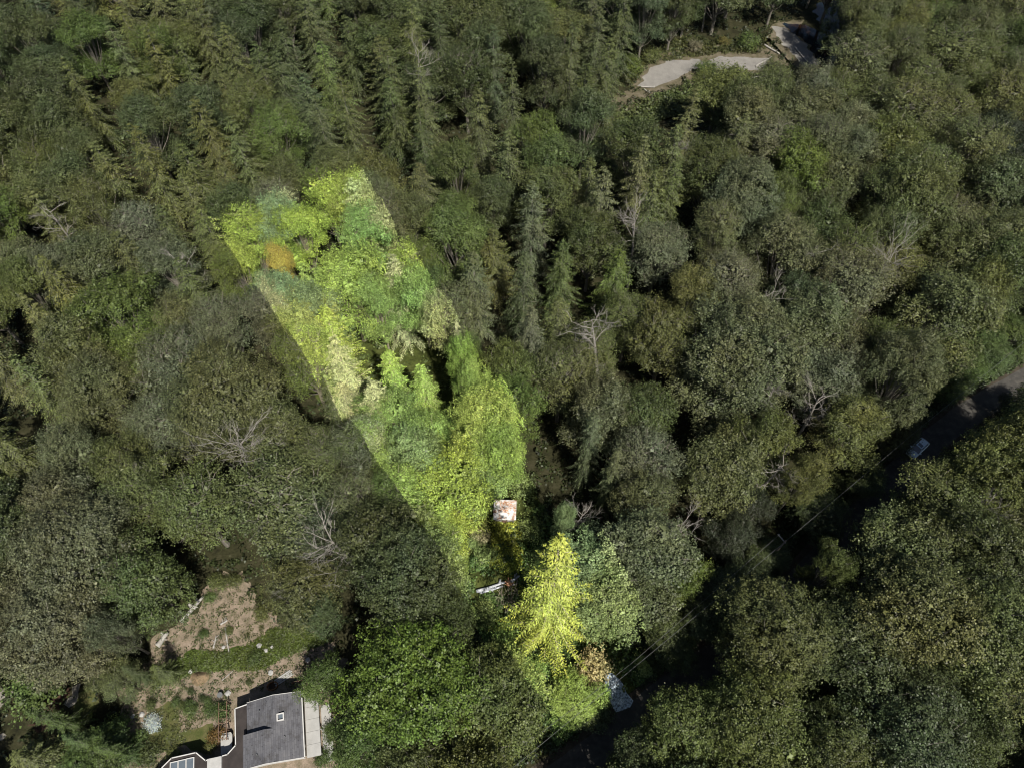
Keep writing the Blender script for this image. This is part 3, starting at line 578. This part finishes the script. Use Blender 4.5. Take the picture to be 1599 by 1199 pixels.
for a, b, r_, tn, lb in [(1130, 70, 1.5, 'r', 'orange bush on the bank above the gravel bar'), (1085, 80, 2.0, 't', 'tan bush on the left bank above the gravel bar'), (1165, 76, 3, 'e', 'green bush at the right bank above gravel'), (1015, 96, 2.6, 'o', 'olive bush at the left bank above gravel'), (985, 115, 3, 'l', 'yellow green bush left of the gravel bar'), (1101, 118, 2.8, 'e', 'green bush just below the gravel bar neck'),
  (1290, 75, 2.6, 'e', 'green bush on the islet beside the stream'), (744, 822, 2.0, 'y', 'yellowish brown bush left of the shed front'), (752, 838, 1.6, 't', 'tan bush left of the bramble patch'), (755, 868, 1.7, 'd', 'small dark bush left of the brambles'), (738, 850, 1.2, 'd', 'dark leafy bush at the clearing left rim'),
  (760, 960, 2.0, 'd', 'dark bush below the fallen logs'), (790, 990, 2.4, 'e', 'green bush below left of the big fir'), (810, 1025, 2.2, 'd', 'dark bush left of the big fir foot'), (835, 1050, 2.2, 'e', 'green bush under the big fir left side'), (905, 1110, 2.4, 'u', 'bluish bush left of the driveway'), (930, 1125, 2.2, 'u', 'bluish bush between driveway and road'), (880, 1125, 2.2, 'e', 'green bush at the bright strip bottom corner'),
  (1030, 1000, 2.2, 'e', 'green bush above the driveway near the road'), (1010, 1040, 2.0, 'd', 'dark bush right of the driveway'), (830, 830, 2.2, 'd', 'dark bush right of the shed front'), (845, 870, 2.2, 'd', 'dark bush right of the brambles'), (815, 765, 2.6, 'd', 'dark bush behind the shed right corner')]:
    bush(a, b, r_, r_*1.15, TONES[tn], lb, group='bushes in the strip and along the stream')

# ------------------------------------------------------------------ house
ROT = R(11.5); HO = P(470, 1079, 3.6); hx = Vector((math.cos(ROT), math.sin(ROT), 0)); hy = Vector((-math.sin(ROT), math.cos(ROT), 0))
house = empty('house', (HO.x, HO.y, 0), ROT)
tag(house, 'house with grey shingle gable roof, dark flat wing and pale side slab', 'house')
def HL(px, py, z): p = P(px, py, z)-Vector((HO.x, HO.y, 0)); return (p.dot(hx), p.dot(hy))
# local: x 0 = right eave, y 0 = top gable end
def roofslab(name, quad, th, mat, parent):
    v = [Vector(q) for q in quad]; lo = [q-Vector((0, 0, th)) for q in v]; mb = MB()
    mb.add(v+lo, [(0, 1, 2, 3), (7, 6, 5, 4), (0, 4, 5, 1), (1, 5, 6, 2), (2, 6, 7, 3), (3, 7, 4, 0)]); return mb.build(name, mat, parent)
LX, RX, KX = -7.6, -3.6, -4.8; Y0, YS, Y1 = 0.0, -4.35, -8.5; E = 3.6; SL = .36
MB().prism([(LX+.4, Y1+.5), (-.4, Y1+.5), (-.4, Y0-.4), (LX+.4, Y0-.4)], 0, 3.42).build('wall', M['wall'], house)
# gable walls under the roof peaks
ridA = E+SL*(-RX); ridB = E+SL*(-KX); 
gw = MB()
gw.add([(-.4, Y0-.45, 3.42), (LX+.4, Y0-.45, 3.42), (RX, Y0-.45, ridA-.2), (-.4, Y0-.6, 3.42), (LX+.4, Y0-.6, 3.42), (RX, Y0-.6, ridA-.2)], [(0, 1, 2), (5, 4, 3), (0, 3, 4, 1), (1, 4, 5, 2), (2, 5, 3, 0)])
gw.add([(-.4, Y1+.6, 3.42), (LX+.4, Y1+.6, 3.42), (KX, Y1+.6, ridB-.2), (-.4, Y1+.75, 3.42), (LX+.4, Y1+.75, 3.42), (KX, Y1+.75, ridB-.2)], [(0, 1, 2), (5, 4, 3), (0, 3, 4, 1), (1, 4, 5, 2), (2, 5, 3, 0)])
gw.build('gable_wall', M['wall'], house)
leftA = ridA-SL*(RX-(LX)); leftB = ridB-.36*(KX-(LX-.05))
rf = roofslab('roof', [(0, Y0, E), (RX, Y0, ridA), (RX, YS, ridA), (0, YS, E)], .14, M['shingle'], house)
roofslab('roof', [(RX, Y0, ridA), (LX, Y0, leftA), (LX, YS, leftA), (RX, YS, ridA)], .14, M['shingle'], house)
roofslab('roof', [(0, YS-.003, E+.004), (KX, YS+.1, ridB), (KX, Y1, ridB), (0, Y1, E+.004)], .14, M['shingle'], house)
roofslab('roof', [(KX, YS+.1, ridB), (LX-.3, YS+.1, leftB), (LX-.3, Y1, leftB), (KX, Y1, ridB)], .14, M['shingle'], house)
# bargeboards
def barge(pts, w_=.07, h_=.2):
    mb = MB()
    for a, b in zip(pts[:-1], pts[1:]):
        a, b = Vector(a), Vector(b); mb.add([a+Vector((0, w_, .02)), b+Vector((0, w_, .02)), b+Vector((0, w_, -h_)), a+Vector((0, w_, -h_)), a+Vector((0, .003, .02)), b+Vector((0, .003, .02)), b+Vector((0, .003, -h_)), a+Vector((0, .003, -h_))], [(0, 1, 2, 3), (7, 6, 5, 4), (0, 4, 5, 1), (2, 6, 7, 3)])
    return mb
barge([(0, Y0, E), (RX, Y0, ridA), (LX, Y0, leftA)]).build('bargeboard', M['fascia'], house)
barge([(0, Y1-.08, E), (KX, Y1-.08, ridB), (LX-.3, Y1-.08, leftB)], .07, .95).build('gable_board', M['fascia'], house)
MB().box((.07, (Y0+Y1)/2, E-.08), (.13, Y0-Y1, .16)).build('gutter', M['fascia'], house)
# skylight
skx, sky_ = HL(437.7, 1118.6, 4.8); szz = E+SL*(-skx)
sk = MB()
for a, b, c_, d in ((-.42, 0, .14, .98), (.42, 0, .14, .98), (0, -.42, .7, .14), (0, .42, .7, .14)): sk.box((skx+a, sky_+b, szz+.12), (c_, d, .4))
so_ = sk.build('skylight', M['fascia'], house); MB().box((skx, sky_, szz+.06), (.7, .7, .06)).build('glass', M['glass'], so_)
for a, b in ((-2.2, -5.6), (-5.8, -7.2), (-5.6, -1.6)):
    zz = E+SL*2.2 if a > -4 else (ridB-.36*1.0 if b < -4 else ridA-SL*2.0)
    MB().tube([(a, b, zz-.2), (a, b, zz+.35)], [.07, .07], 8).build('vent_pipe', M['wire'], house)
# dark lower roof along the left side and the wing
dz = 2.95
wing = [HL(367, 1106, dz), HL(385.5, 1099.5, dz), HL(383, 1240, dz), HL(383, 1290, dz), HL(180, 1330, dz), HL(235, 1218, dz), HL(252, 1199, dz), HL(268, 1183, dz), HL(306, 1174.5, dz), HL(321, 1187, dz), HL(355, 1177.5, dz), HL(368, 1163, dz)]
wing = [(min(x, LX+.25) if i in (1, 2, 3) else x, y) for i, (x, y) in enumerate(wing)]
MB().prism(wing, dz-.22, dz).build('flat_roof', M['darkroof'], house)
cxw = sum(p[0] for p in wing)/len(wing); cyw = sum(p[1] for p in wing)/len(wing)
ins = [(cxw+(x-cxw)*.965, cyw+(y-cyw)*.965) for x, y in wing]; MB().prism(ins, 0, dz-.225).build('wing_wall', M['wall'], house)
tr = MB(); idx = [4, 5, 6, 7, 8, 9, 10, 11, 0, 1]
for a, b in zip(idx[:-1], idx[1:]):
    p, q = Vector(wing[a]), Vector(wing[b]); d = q-p; m_ = (p+q)/2; tr.box((m_.x, m_.y, dz-.06), (d.length+.1, .13, .26), math.atan2(d.y, d.x))
tr.build('white_edging', M['fascia'], house)
for i, (a, b) in enumerate(((272, 1200.5), (284.5, 1197.5), (297, 1194.5))):
    x, y = HL(a, b, dz+.1); wb = MB()
    for u, v, c_, d in ((-.5, 0, .1, 1.9), (.5, 0, .1, 1.9), (0, -.9, .9, .1), (0, .9, .9, .1)): wb.box((x+u, y+v, dz+.12), (c_, d, .22))
    q = wb.build('roof_window', M['fascia'], house); MB().box((x, y, dz+.08), (.9, 1.7, .1)).build('glass', M['glass'], q)
x, y = HL(336, 1199, dz); MB().box((x, y, dz+.2), (1.9, 2.6, .38)).build('roof_hatch', M['white'], house)
# pale slab roof on the right side (patio cover) with seams
pc = MB(); px0 = .16
for i in range(5):
    yb = -.5-i*1.62; pc.box((px0+1.0, yb-.8, 2.62), (1.9, 1.59, .1))
pc.build('patio_cover', M['concrete'], house)
for a, b in ((1.9, -.9), (1.9, -5), (1.9, -8.2)): MB().box((a, b, 1.28), (.12, .12, 2.56)).build('post', M['fascia'], house)
MB().box((2.6, -5.5, .06), (1.4, 7.5, .11)).build('patio_slab', M['concrete'], house)
# hot tub cover, trellis, barrel, fire ring, planks, fence
def grp(name, px, py, rz, label, cat, group=None): e = empty(name, P(px, py, 0), rz); tag(e, label, cat, group); return e
t = grp('hot_tub', 357, 1160, ROT, 'white covered hot tub beside the dark flat roof', 'hot tub')
MB().prism([(-.75, -1.5), (.75, -1.3), (.8, .9), (.6, 1.25), (-.6, 1.3), (-.8, 1.0)], .75, .95).build('cover', M['concrete'], t)
MB().prism([(-.7, -1.4), (.68, -1.2), (.72, .85), (.55, 1.15), (-.55, 1.2), (-.72, .95)], 0, .748).build('tub_shell', M['timber'], t)
t = grp('trellis', 354, 1128, ROT, 'brown timber trellis frame between green bush and dark roof', 'trellis')
for i in range(5): MB().box((-.55+.0*i, -2.4+i*1.2, .9), (.09, .09, 1.8)).build('post', M['timber'], t); MB().box((.55, -2.4+i*1.2, .9), (.09, .09, 1.8)).build('post', M['timber'], t)
for i in range(5): MB().box((rnd.uniform(-.2, .2), -2.3+i*.9+rnd.uniform(-.3, .3), 1.86), (rnd.uniform(.9, 1.5), .06, .08), rnd.uniform(-.35, .35)).build('rafter', M['timber'], t)
for s_ in (-.55, .55): MB().box((s_, 0, 1.76), (.07, 5.2, .09)).build('beam', M['timber'], t)
t = grp('fire_ring', 426, 1071, .3, 'rusty fire ring on the dirt above the grey roof', 'fire ring')
rg = MB()
for i in range(12): a = i*math.pi/6; rg.box((math.cos(a)*.75, math.sin(a)*.55, .2), (.4, .12, .4), a+math.pi/2)
rg.build('ring', plain('rusty_steel', (.22, .11, .05), .8, .2, .3), t); MB().tube([(0, 0, .02), (0, 0, .07)], [.62, .6], 10).build('ash_bed', M['mud'], t)
t = grp('barrel', 346, 1086, 0, 'dark rimmed open barrel left of the grey roof', 'barrel')
MB().tube([(0, 0, 0), (0, 0, .35), (0, 0, .8)], [.36, .4, .36], 14).build('barrel_body', M['pole'], t); MB().tube([(0, 0, .801), (0, 0, .83)], [.39, .39], 14).build('hoop', M['wire'], t)
def stick(name, p0, p1, z, rad, mat, label, cat, group=None, n=7, knots=True):
    a, b = P(*p0, 0), P(*p1, 0); L = (b-a).length; e = empty(name, (a.x, a.y, 0), math.atan2((b-a).y, (b-a).x)); tag(e, label, cat, group)
    pts = []; rs = []
    for i in range(9): q = i/8; pts.append((L*q, math.sin(q*5+rad*9)*rad*.15, z+rad)); rs.append(rad*(1.1-.5*q)*rnd.uniform(.92, 1.08))
    MB().tube(pts, rs, n).build('stem', mat, e, True)
    if knots:
        for i in range(3):
            q = rnd.uniform(.3, .95); s_ = rnd.choice((-1, 1)); MB().tube([(L*q, 0, z+rad), (L*q+.3, s_*(.35+rad), z+rad+.25)], [rad*.35, rad*.15], 5).build('branch_stub', mat, e)
    return e
LG = 'pale logs lying on the dirt clearing'
stick('log', (283, 971), (319, 932), 0, .34, M['palelog'], 'long pale straight log at the left of the upper clearing', 'log', LG)
stick('log', (247, 1009), (264, 988), 0, .42, M['palelog'], 'short pale log at the lower left end of the clearing', 'log', LG)
stick('log', (297, 944), (306, 951), 0, .3, M['palelog'], 'stubby pale log beside the long pale log', 'log', LG)
stick('log', (352, 980), (358, 1018), 0, .13, M['palelog'], 'thin crooked pale branch in mid clearing', 'branch', LG)
stick('log', (334, 1012), (338, 992), 0, .14, M['palelog'], 'thin short pale branch left of the crooked one', 'branch', LG)
stick('log', (345, 975), (356, 968), 0, .16, M['palelog'], 'small pale driftwood piece atop the crooked branch', 'branch', LG)
stick('log', (347, 1062), (364, 1047), 0, .07, M['palelog'], 'thin pole lying on the dirt below the grass bank', 'pole', LG, knots=False)
for i, (p, q, lb) in enumerate((((508, 1118), (522, 1150), 'long white pole in the debris right of the patio'), ((512, 1125), (530, 1142), 'crossed white pole in the debris right of the patio'), ((505, 1135), (520, 1120), 'short white pole in the debris right of the patio'), ((470, 1068), (488, 1060), 'white pole leaning by the fence above the roof'), ((500, 1165), (510, 1190), 'white board at the right of the patio bottom'))):
    stick('pole', p, q, .02, .10, M['fascia'], lb, 'pole', 'white poles lying around the house', 5, False)
t = grp('plank_stack', 443, 1058, .62, 'stack of long pale planks on the dirt above the roof', 'planks')
for i in range(4): MB().box((0, -.36+.24*i, .1+.06*(i % 2)), (2.9-.3*(i % 2), .2, .07)).build('plank', M['concrete'], t)
for s_ in (-1, 1): MB().box((s_, 0, .03), (.1, .95, .06)).build('bearer', M['timber'], t)
t = grp('garden_fence', 474, 1064, ROT+.02, 'low brown timber fence at the upper right of the grey roof', 'fence')
for i in range(4): MB().box((-1.5+i*1.0, 0, .55), (.1, .1, 1.1)).build('post', M['timber'], t)
for z_ in (.4, .7, 1.0): MB().box((0, .08, z_), (3.2, .04, .1)).build('rail', M['timber'], t)
def rock(px, py, r_, mat, label, name='boulder', group='pale stones in the clearing', sq=.7):
    bm = bmesh.new(); bmesh.ops.create_icosphere(bm, subdivisions=2, radius=r_); r0 = random.Random(int(px*7+py))
    for v in bm.verts: v.co *= r0.uniform(.8, 1.15); v.co.z = max(v.co.z*sq, -r_*.25)
    m = bpy.data.meshes.new(name); bm.to_mesh(m); bm.free(); m.materials.append(mat); o = link(name, m); o.location = P(px, py, 0)+Vector((0, 0, r_*.2)); tag(o, label, 'stone' if name == 'boulder' else name.replace('_', ' '), group); return o
for a, b, r_, lb in ((405, 1008, .42, 'white upright stone on the green grass bank'), (416, 1015, .35, 'pale stone right of the white one'), (425, 1010, .3, 'pale stone at right of the stone group'), (423, 1050, .4, 'grey stone on dirt above the planks'), (356, 1082, .45, 'whitish flat stone right of the barrel'), (298, 1048, .35, 'white stone at the left foot of chip mound'), (481, 1030, .4, 'pale stone at the clearing right end'), (349, 1010, .28, 'tiny pale stone under the crooked branch'), (222, 1115, .4, 'pale stone left above the blue bush'), (208, 1118, .35, 'pale stone at the far left of the garden')):
    rock(a, b, r_, M['concrete'], lb)
def mound(px, py, rx, ry, h_, mat, name, label, cat):
    mb = MB(); v = []; n1, n2 = 22, 7; r0 = random.Random(5)
    for j in range(n2+1):
        q = j/n2
        for i in range(n1): a = 2*math.pi*i/n1; e = 1+.12*math.sin(3*a)+r0.uniform(-.06, .06); v.append((rx*q*math.cos(a)*e, ry*q*math.sin(a)*e, h_*(math.cos(q*math.pi)*.5+.5)*r0.uniform(.85, 1.1)+.0))
    f = [(j*n1+i, (j+1)*n1+i, (j+1)*n1+(i+1) % n1, j*n1+(i+1) % n1) for j in range(n2) for i in range(n1)]; mb.add(v, f); o = mb.build(name, mat, None, True); o.location = P(px, py, .012); tag(o, label, cat); return o
mound(312, 1057, 1.5, 1.1, .9, M['rustlit'], 'bark_mound', 'rusty orange mound of bark chips below the grass bank', 'mound')

# ------------------------------------------------------------------ shed in the parcel
sp_ = P(788.5, 795, 2.4); shed = empty('shed', (sp_.x, sp_.y, 0), R(-2)); tag(shed, 'small shed with white metal roof stained by rust and litter', 'shed')
MB().prism([(-1.6, -1.45), (1.6, -1.45), (1.6, 1.45), (-1.6, 1.45)], 0, 2.2).build('wall', M['wall'], shed)
roofslab('roof', [(-1.85, -1.72, 2.3), (1.85, -1.72, 2.3), (1.85, -.05, 2.62), (-1.85, -.05, 2.62)], .08, M['shedroof'], shed)
roofslab('roof', [(-1.85, .02, 2.62), (1.85, .02, 2.62), (1.85, 1.72, 2.36), (-1.85, 1.72, 2.36)], .08, M['shedroof'], shed)
MB().tube([(-1.87, -.02, 2.63), (1.87, -.02, 2.63)], [.06, .06], 6).build('ridge_cap', M['fascia'], shed)
MB().box((0, -1.485, 1.0), (.9, .06, 1.95)).build('door', M['timber'], shed)
for i in range(3): MB().box((-1.0+i*.9, -1.76, 2.27), (.7, .04, .12)).build('fascia_board', M['fascia'], shed)
lm_ = kites('litter', np.column_stack([nr.uniform(-.9, 1.6, 130), nr.uniform(-.3, 1.4, 130), np.zeros(130)]), unit(nr.normal(size=(130, 3)))*np.array([1, 1, .05]), np.tile([0, 0, 1.0], (130, 1))+nr.normal(size=(130, 3))*.1, nr.uniform(.12, .3, 130), nr.uniform(.08, .2, 130), M['broken'])
co = np.empty(len(lm_.vertices)*3, np.float32); lm_.vertices.foreach_get('co', co); co = co.reshape(-1, 3)
yv = co[:, 1]; co[:, 2] = np.where(yv < -.015, 2.63+(yv+.05)*.192, 2.62-(yv-.02)*.153)+.03+nr.uniform(0, .02, len(co)); lm_.vertices.foreach_set('co', co.ravel()); tag(link('leaf_litter', lm_, shed), kind='stuff')
# fallen logs, broken wood, brush pile
FL = 'fallen silver logs in the shaded gap'
stick('log', (744, 924), (790, 909), .1, .26, M['silver'], 'upper silver fallen log of the pair, end broken orange', 'log', FL)
stick('log', (749, 926), (786, 915), .0, .22, M['silver'], 'lower silver fallen log of the pair', 'log', FL)
stick('log', (797, 909), (811, 900), .2, .24, M['silver'], 'short silver log right of the orange splinters', 'log', FL)
stick('log', (796, 915), (808, 911), .1, .12, M['palelog'], 'thin pale branch right of the orange splinters', 'log', FL)
t = grp('splintered_stump', 795, 911, 0, 'splintered orange stump between the silver logs', 'stump'); q = MB()
for i in range(16): a = i*.9; q.tube([(math.cos(a)*.3, math.sin(a)*.3, 0), (math.cos(a)*rnd.uniform(.3, .9), math.sin(a)*rnd.uniform(.3, .9), rnd.uniform(.5, 1.0))], [.16, .04], 4)
q.build('splinters', M['broken'], t); MB().tube([(0, 0, 0), (0, 0, .35)], [.5, .4], 9).build('stump_base', M['broken'], t)
t = grp('brush_pile', 793, 932, 0, 'dark pile of bare branches below the splintered stump', 'brush pile'); q = MB()
for i in range(60):
    a = rnd.uniform(0, 6.28); c_ = Vector((rnd.uniform(-1.6, 1.6), rnd.uniform(-2.2, 1.8), rnd.uniform(.1, .8))); d = Vector((math.cos(a)*.5, math.sin(a), rnd.uniform(-.2, .4)))*rnd.uniform(.6, 1.6); q.tube([c_-d, c_+Vector((.1, 0, .1)), c_+d], [.05, .04, .02], 4, False)
q.build('branches', M['bark'], t)
# driftwood on the gravel bar
DW = 'driftwood on the gravel bar'
for i, (p, q, r_, lb) in enumerate((((1146, 126), (1198, 122), .35, 'longest pale driftwood trunk of the log jam'), ((1150, 119), (1190, 130), .3, 'crossing driftwood trunk of the log jam'), ((1147, 130), (1158, 116), .28, 'short upright end log of the log jam'), ((1155, 123), (1175, 115), .2, 'thin driftwood on top of the log jam'), ((1193, 72), (1217, 86), .25, 'driftwood log between the two gravel areas'), ((1000, 137), (1022, 138), .2, 'driftwood at the lower left tip of gravel'), ((1004, 140), (1016, 147), .18, 'small driftwood below the gravel tip'), ((1275, 78), (1300, 80), .2, 'driftwood log across the stream'), ((1240, 75), (1262, 100), .2, 'driftwood log on the upper gravel strip'), ((1180, 105), (1205, 90), .2, 'driftwood stick at the gravel bar right end'))):
    stick('driftwood', p, q, .05, r_, M['palelog'], lb, 'driftwood', DW)
for i in range(9):
    a, b = 1010+i*9+rnd.uniform(-3, 3), 92-i*1.6+rnd.uniform(-3, 3); rock(a, b, rnd.uniform(.4, .9), M['sandbank'], ('leftmost', 'second', 'third', 'fourth', 'fifth', 'sixth', 'seventh', 'eighth', 'last')[i]+' brown stone from the left along the upper gravel edge', 'boulder', 'brown stones along the gravel bar edge')

# ------------------------------------------------------------------ utility pole and wires
pt = P(1226, 845, 10.2); pole = empty('utility_pole', (pt.x, pt.y, 0), 0); tag(pole, 'wooden utility pole with crossarm standing in the dark gap beside the road', 'utility pole')
MB().tube([(0, 0, 0), (0, 0, 5), (0, 0, 10.6)], [.17, .15, .11], 9).build('shaft', M['pole'], pole, True)
ca = P(1216, 835, 10.0); dv = Vector((ca.x-pt.x, ca.y-pt.y)); an = math.atan2(dv.y, dv.x)
MB().box((dv.x*.5, dv.y*.5, 10.0), (dv.length+.4, .12, .14), an).build('crossarm', M['palelog'], pole)
for q in (0.05, .5, 1.0): MB().tube([(dv.x*q, dv.y*q, 10.07), (dv.x*q, dv.y*q, 10.3)], [.05, .035], 6).build('insulator', M['lamp'], pole)
def wire(pts, label, rad=.022):
    out = []
    for a, b in zip(pts[:-1], pts[1:]):
        L = (b-a).length
        for i in range(14): q = i/14; out.append(a.lerp(b, q)-Vector((0, 0, 4*q*(1-q)*L*.008)))
    out.append(pts[-1]); o = MB().tube(out, [rad]*len(out), 4).build('power_line', M['wire']); tag(o, label, 'power line', 'power lines along the road'); return o
wire([P(690, 1290, 10.2), P(1226, 845, 10.25), P(1440, 665, 10.2), P(1690, 460, 10.2)], 'upper power line running past the pole along the whole road', .022)
wire([P(690, 1262, 9.3), P(985, 1036, 9.3), P(1216, 835, 10.2)], 'lower power line above the driveway ending at the pole crossarm', .02)

# ------------------------------------------------------------------ car
a_, b_ = P(1420, 712, .8), P(1447, 686, .8); cm = (a_+b_)/2; car = empty('car', (cm.x, cm.y, .014), math.atan2(a_.y-b_.y, a_.x-b_.x)); tag(car, 'pale blue estate car driving on the shaded forest road', 'car')
def loft(secs, name, mat, parent, smooth=True):
    n = len(secs[0]); mb = MB(); v = [p for s_ in secs for p in s_]; f = [(i*n+k_, i*n+(k_+1) % n, (i+1)*n+(k_+1) % n, (i+1)*n+k_) for i in range(len(secs)-1) for k_ in range(n)]
    f += [tuple(range(n))[::-1], tuple((len(secs)-1)*n+k_ for k_ in range(n))]; mb.add(v, f); return mb.build(name, mat, parent, smooth)
def sec(x, w_, z0, z1): h = w_/2; return [(x, -h*.92, z0), (x, -h, z0+(z1-z0)*.35), (x, -h, z0+(z1-z0)*.75), (x, -h*.86, z1), (x, -h*.4, z1+.04), (x, h*.4, z1+.04), (x, h*.86, z1), (x, h, z0+(z1-z0)*.75), (x, h, z0+(z1-z0)*.35), (x, h*.92, z0)]
loft([sec(2.3, 1.3, .4, .62), sec(2.2, 1.66, .32, .74), sec(1.9, 1.8, .28, .84), sec(1.0, 1.84, .26, .97), sec(0, 1.84, .26, 1.0), sec(-1.4, 1.84, .26, 1.02), sec(-2.1, 1.78, .3, 1.0), sec(-2.3, 1.6, .38, .9)], 'body', M['paint'], car)
loft([[(1.15, -.76, .98), (1.15, .76, .98), (1.1, .74, 1.0), (1.1, -.74, 1.0)], [(.25, -.76, .98), (.25, .76, .98), (.25, .6, 1.47), (.25, -.6, 1.47)], [(-1.7, -.78, 1.0), (-1.7, .78, 1.0), (-1.7, .6, 1.47), (-1.7, -.6, 1.47)], [(-2.2, -.7, 1.0), (-2.2, .7, 1.0), (-2.12, .66, 1.08), (-2.12, -.66, 1.08)]], 'cabin_glass', M['glass'], car, False)
MB().prism([(.3, -.6), (.3, .6), (-1.72, .62), (-1.72, -.62)], 1.472, 1.51).build('roof', M['paint'], car)
MB().box((-.2, 0, 1.53), (.6, .8, .03)).build('sunroof', M['glass'], car)
for s_ in (-1, 1):
    MB().tube([(.2, s_*.58, 1.56), (-1.6, s_*.6, 1.56)], [.03, .03], 6).build('roof_rail', M['rim'], car)
    for x in (.28, -.65, -1.7): MB().tube([(x+(.75 if x > 0 else 0), s_*.79, 1.0), (x, s_*.62, 1.48)], [.045, .045], 5).build('pillar', M['paint'], car)
    MB().box((.85, s_*1.0, 1.0), (.14, .22, .15)).build('mirror', M['paint'], car)
    MB().box((2.17, s_*.62, .66), (.16, .34, .13)).build('headlight', M['lamp'], car)
    MB().box((-2.26, s_*.64, .8), (.1, .26, .2)).build('taillight', M['redlamp'], car)
    for x in (1.4, -1.4):
        wh = MB().tube([(x, s_*.72, .33), (x, s_*.93, .33)], [.33, .33], 16).build('wheel', M['black'], car); MB().tube([(x, s_*.931, .33), (x, s_*.945, .33)], [.2, .2], 10).build('rim', M['rim'], wh)
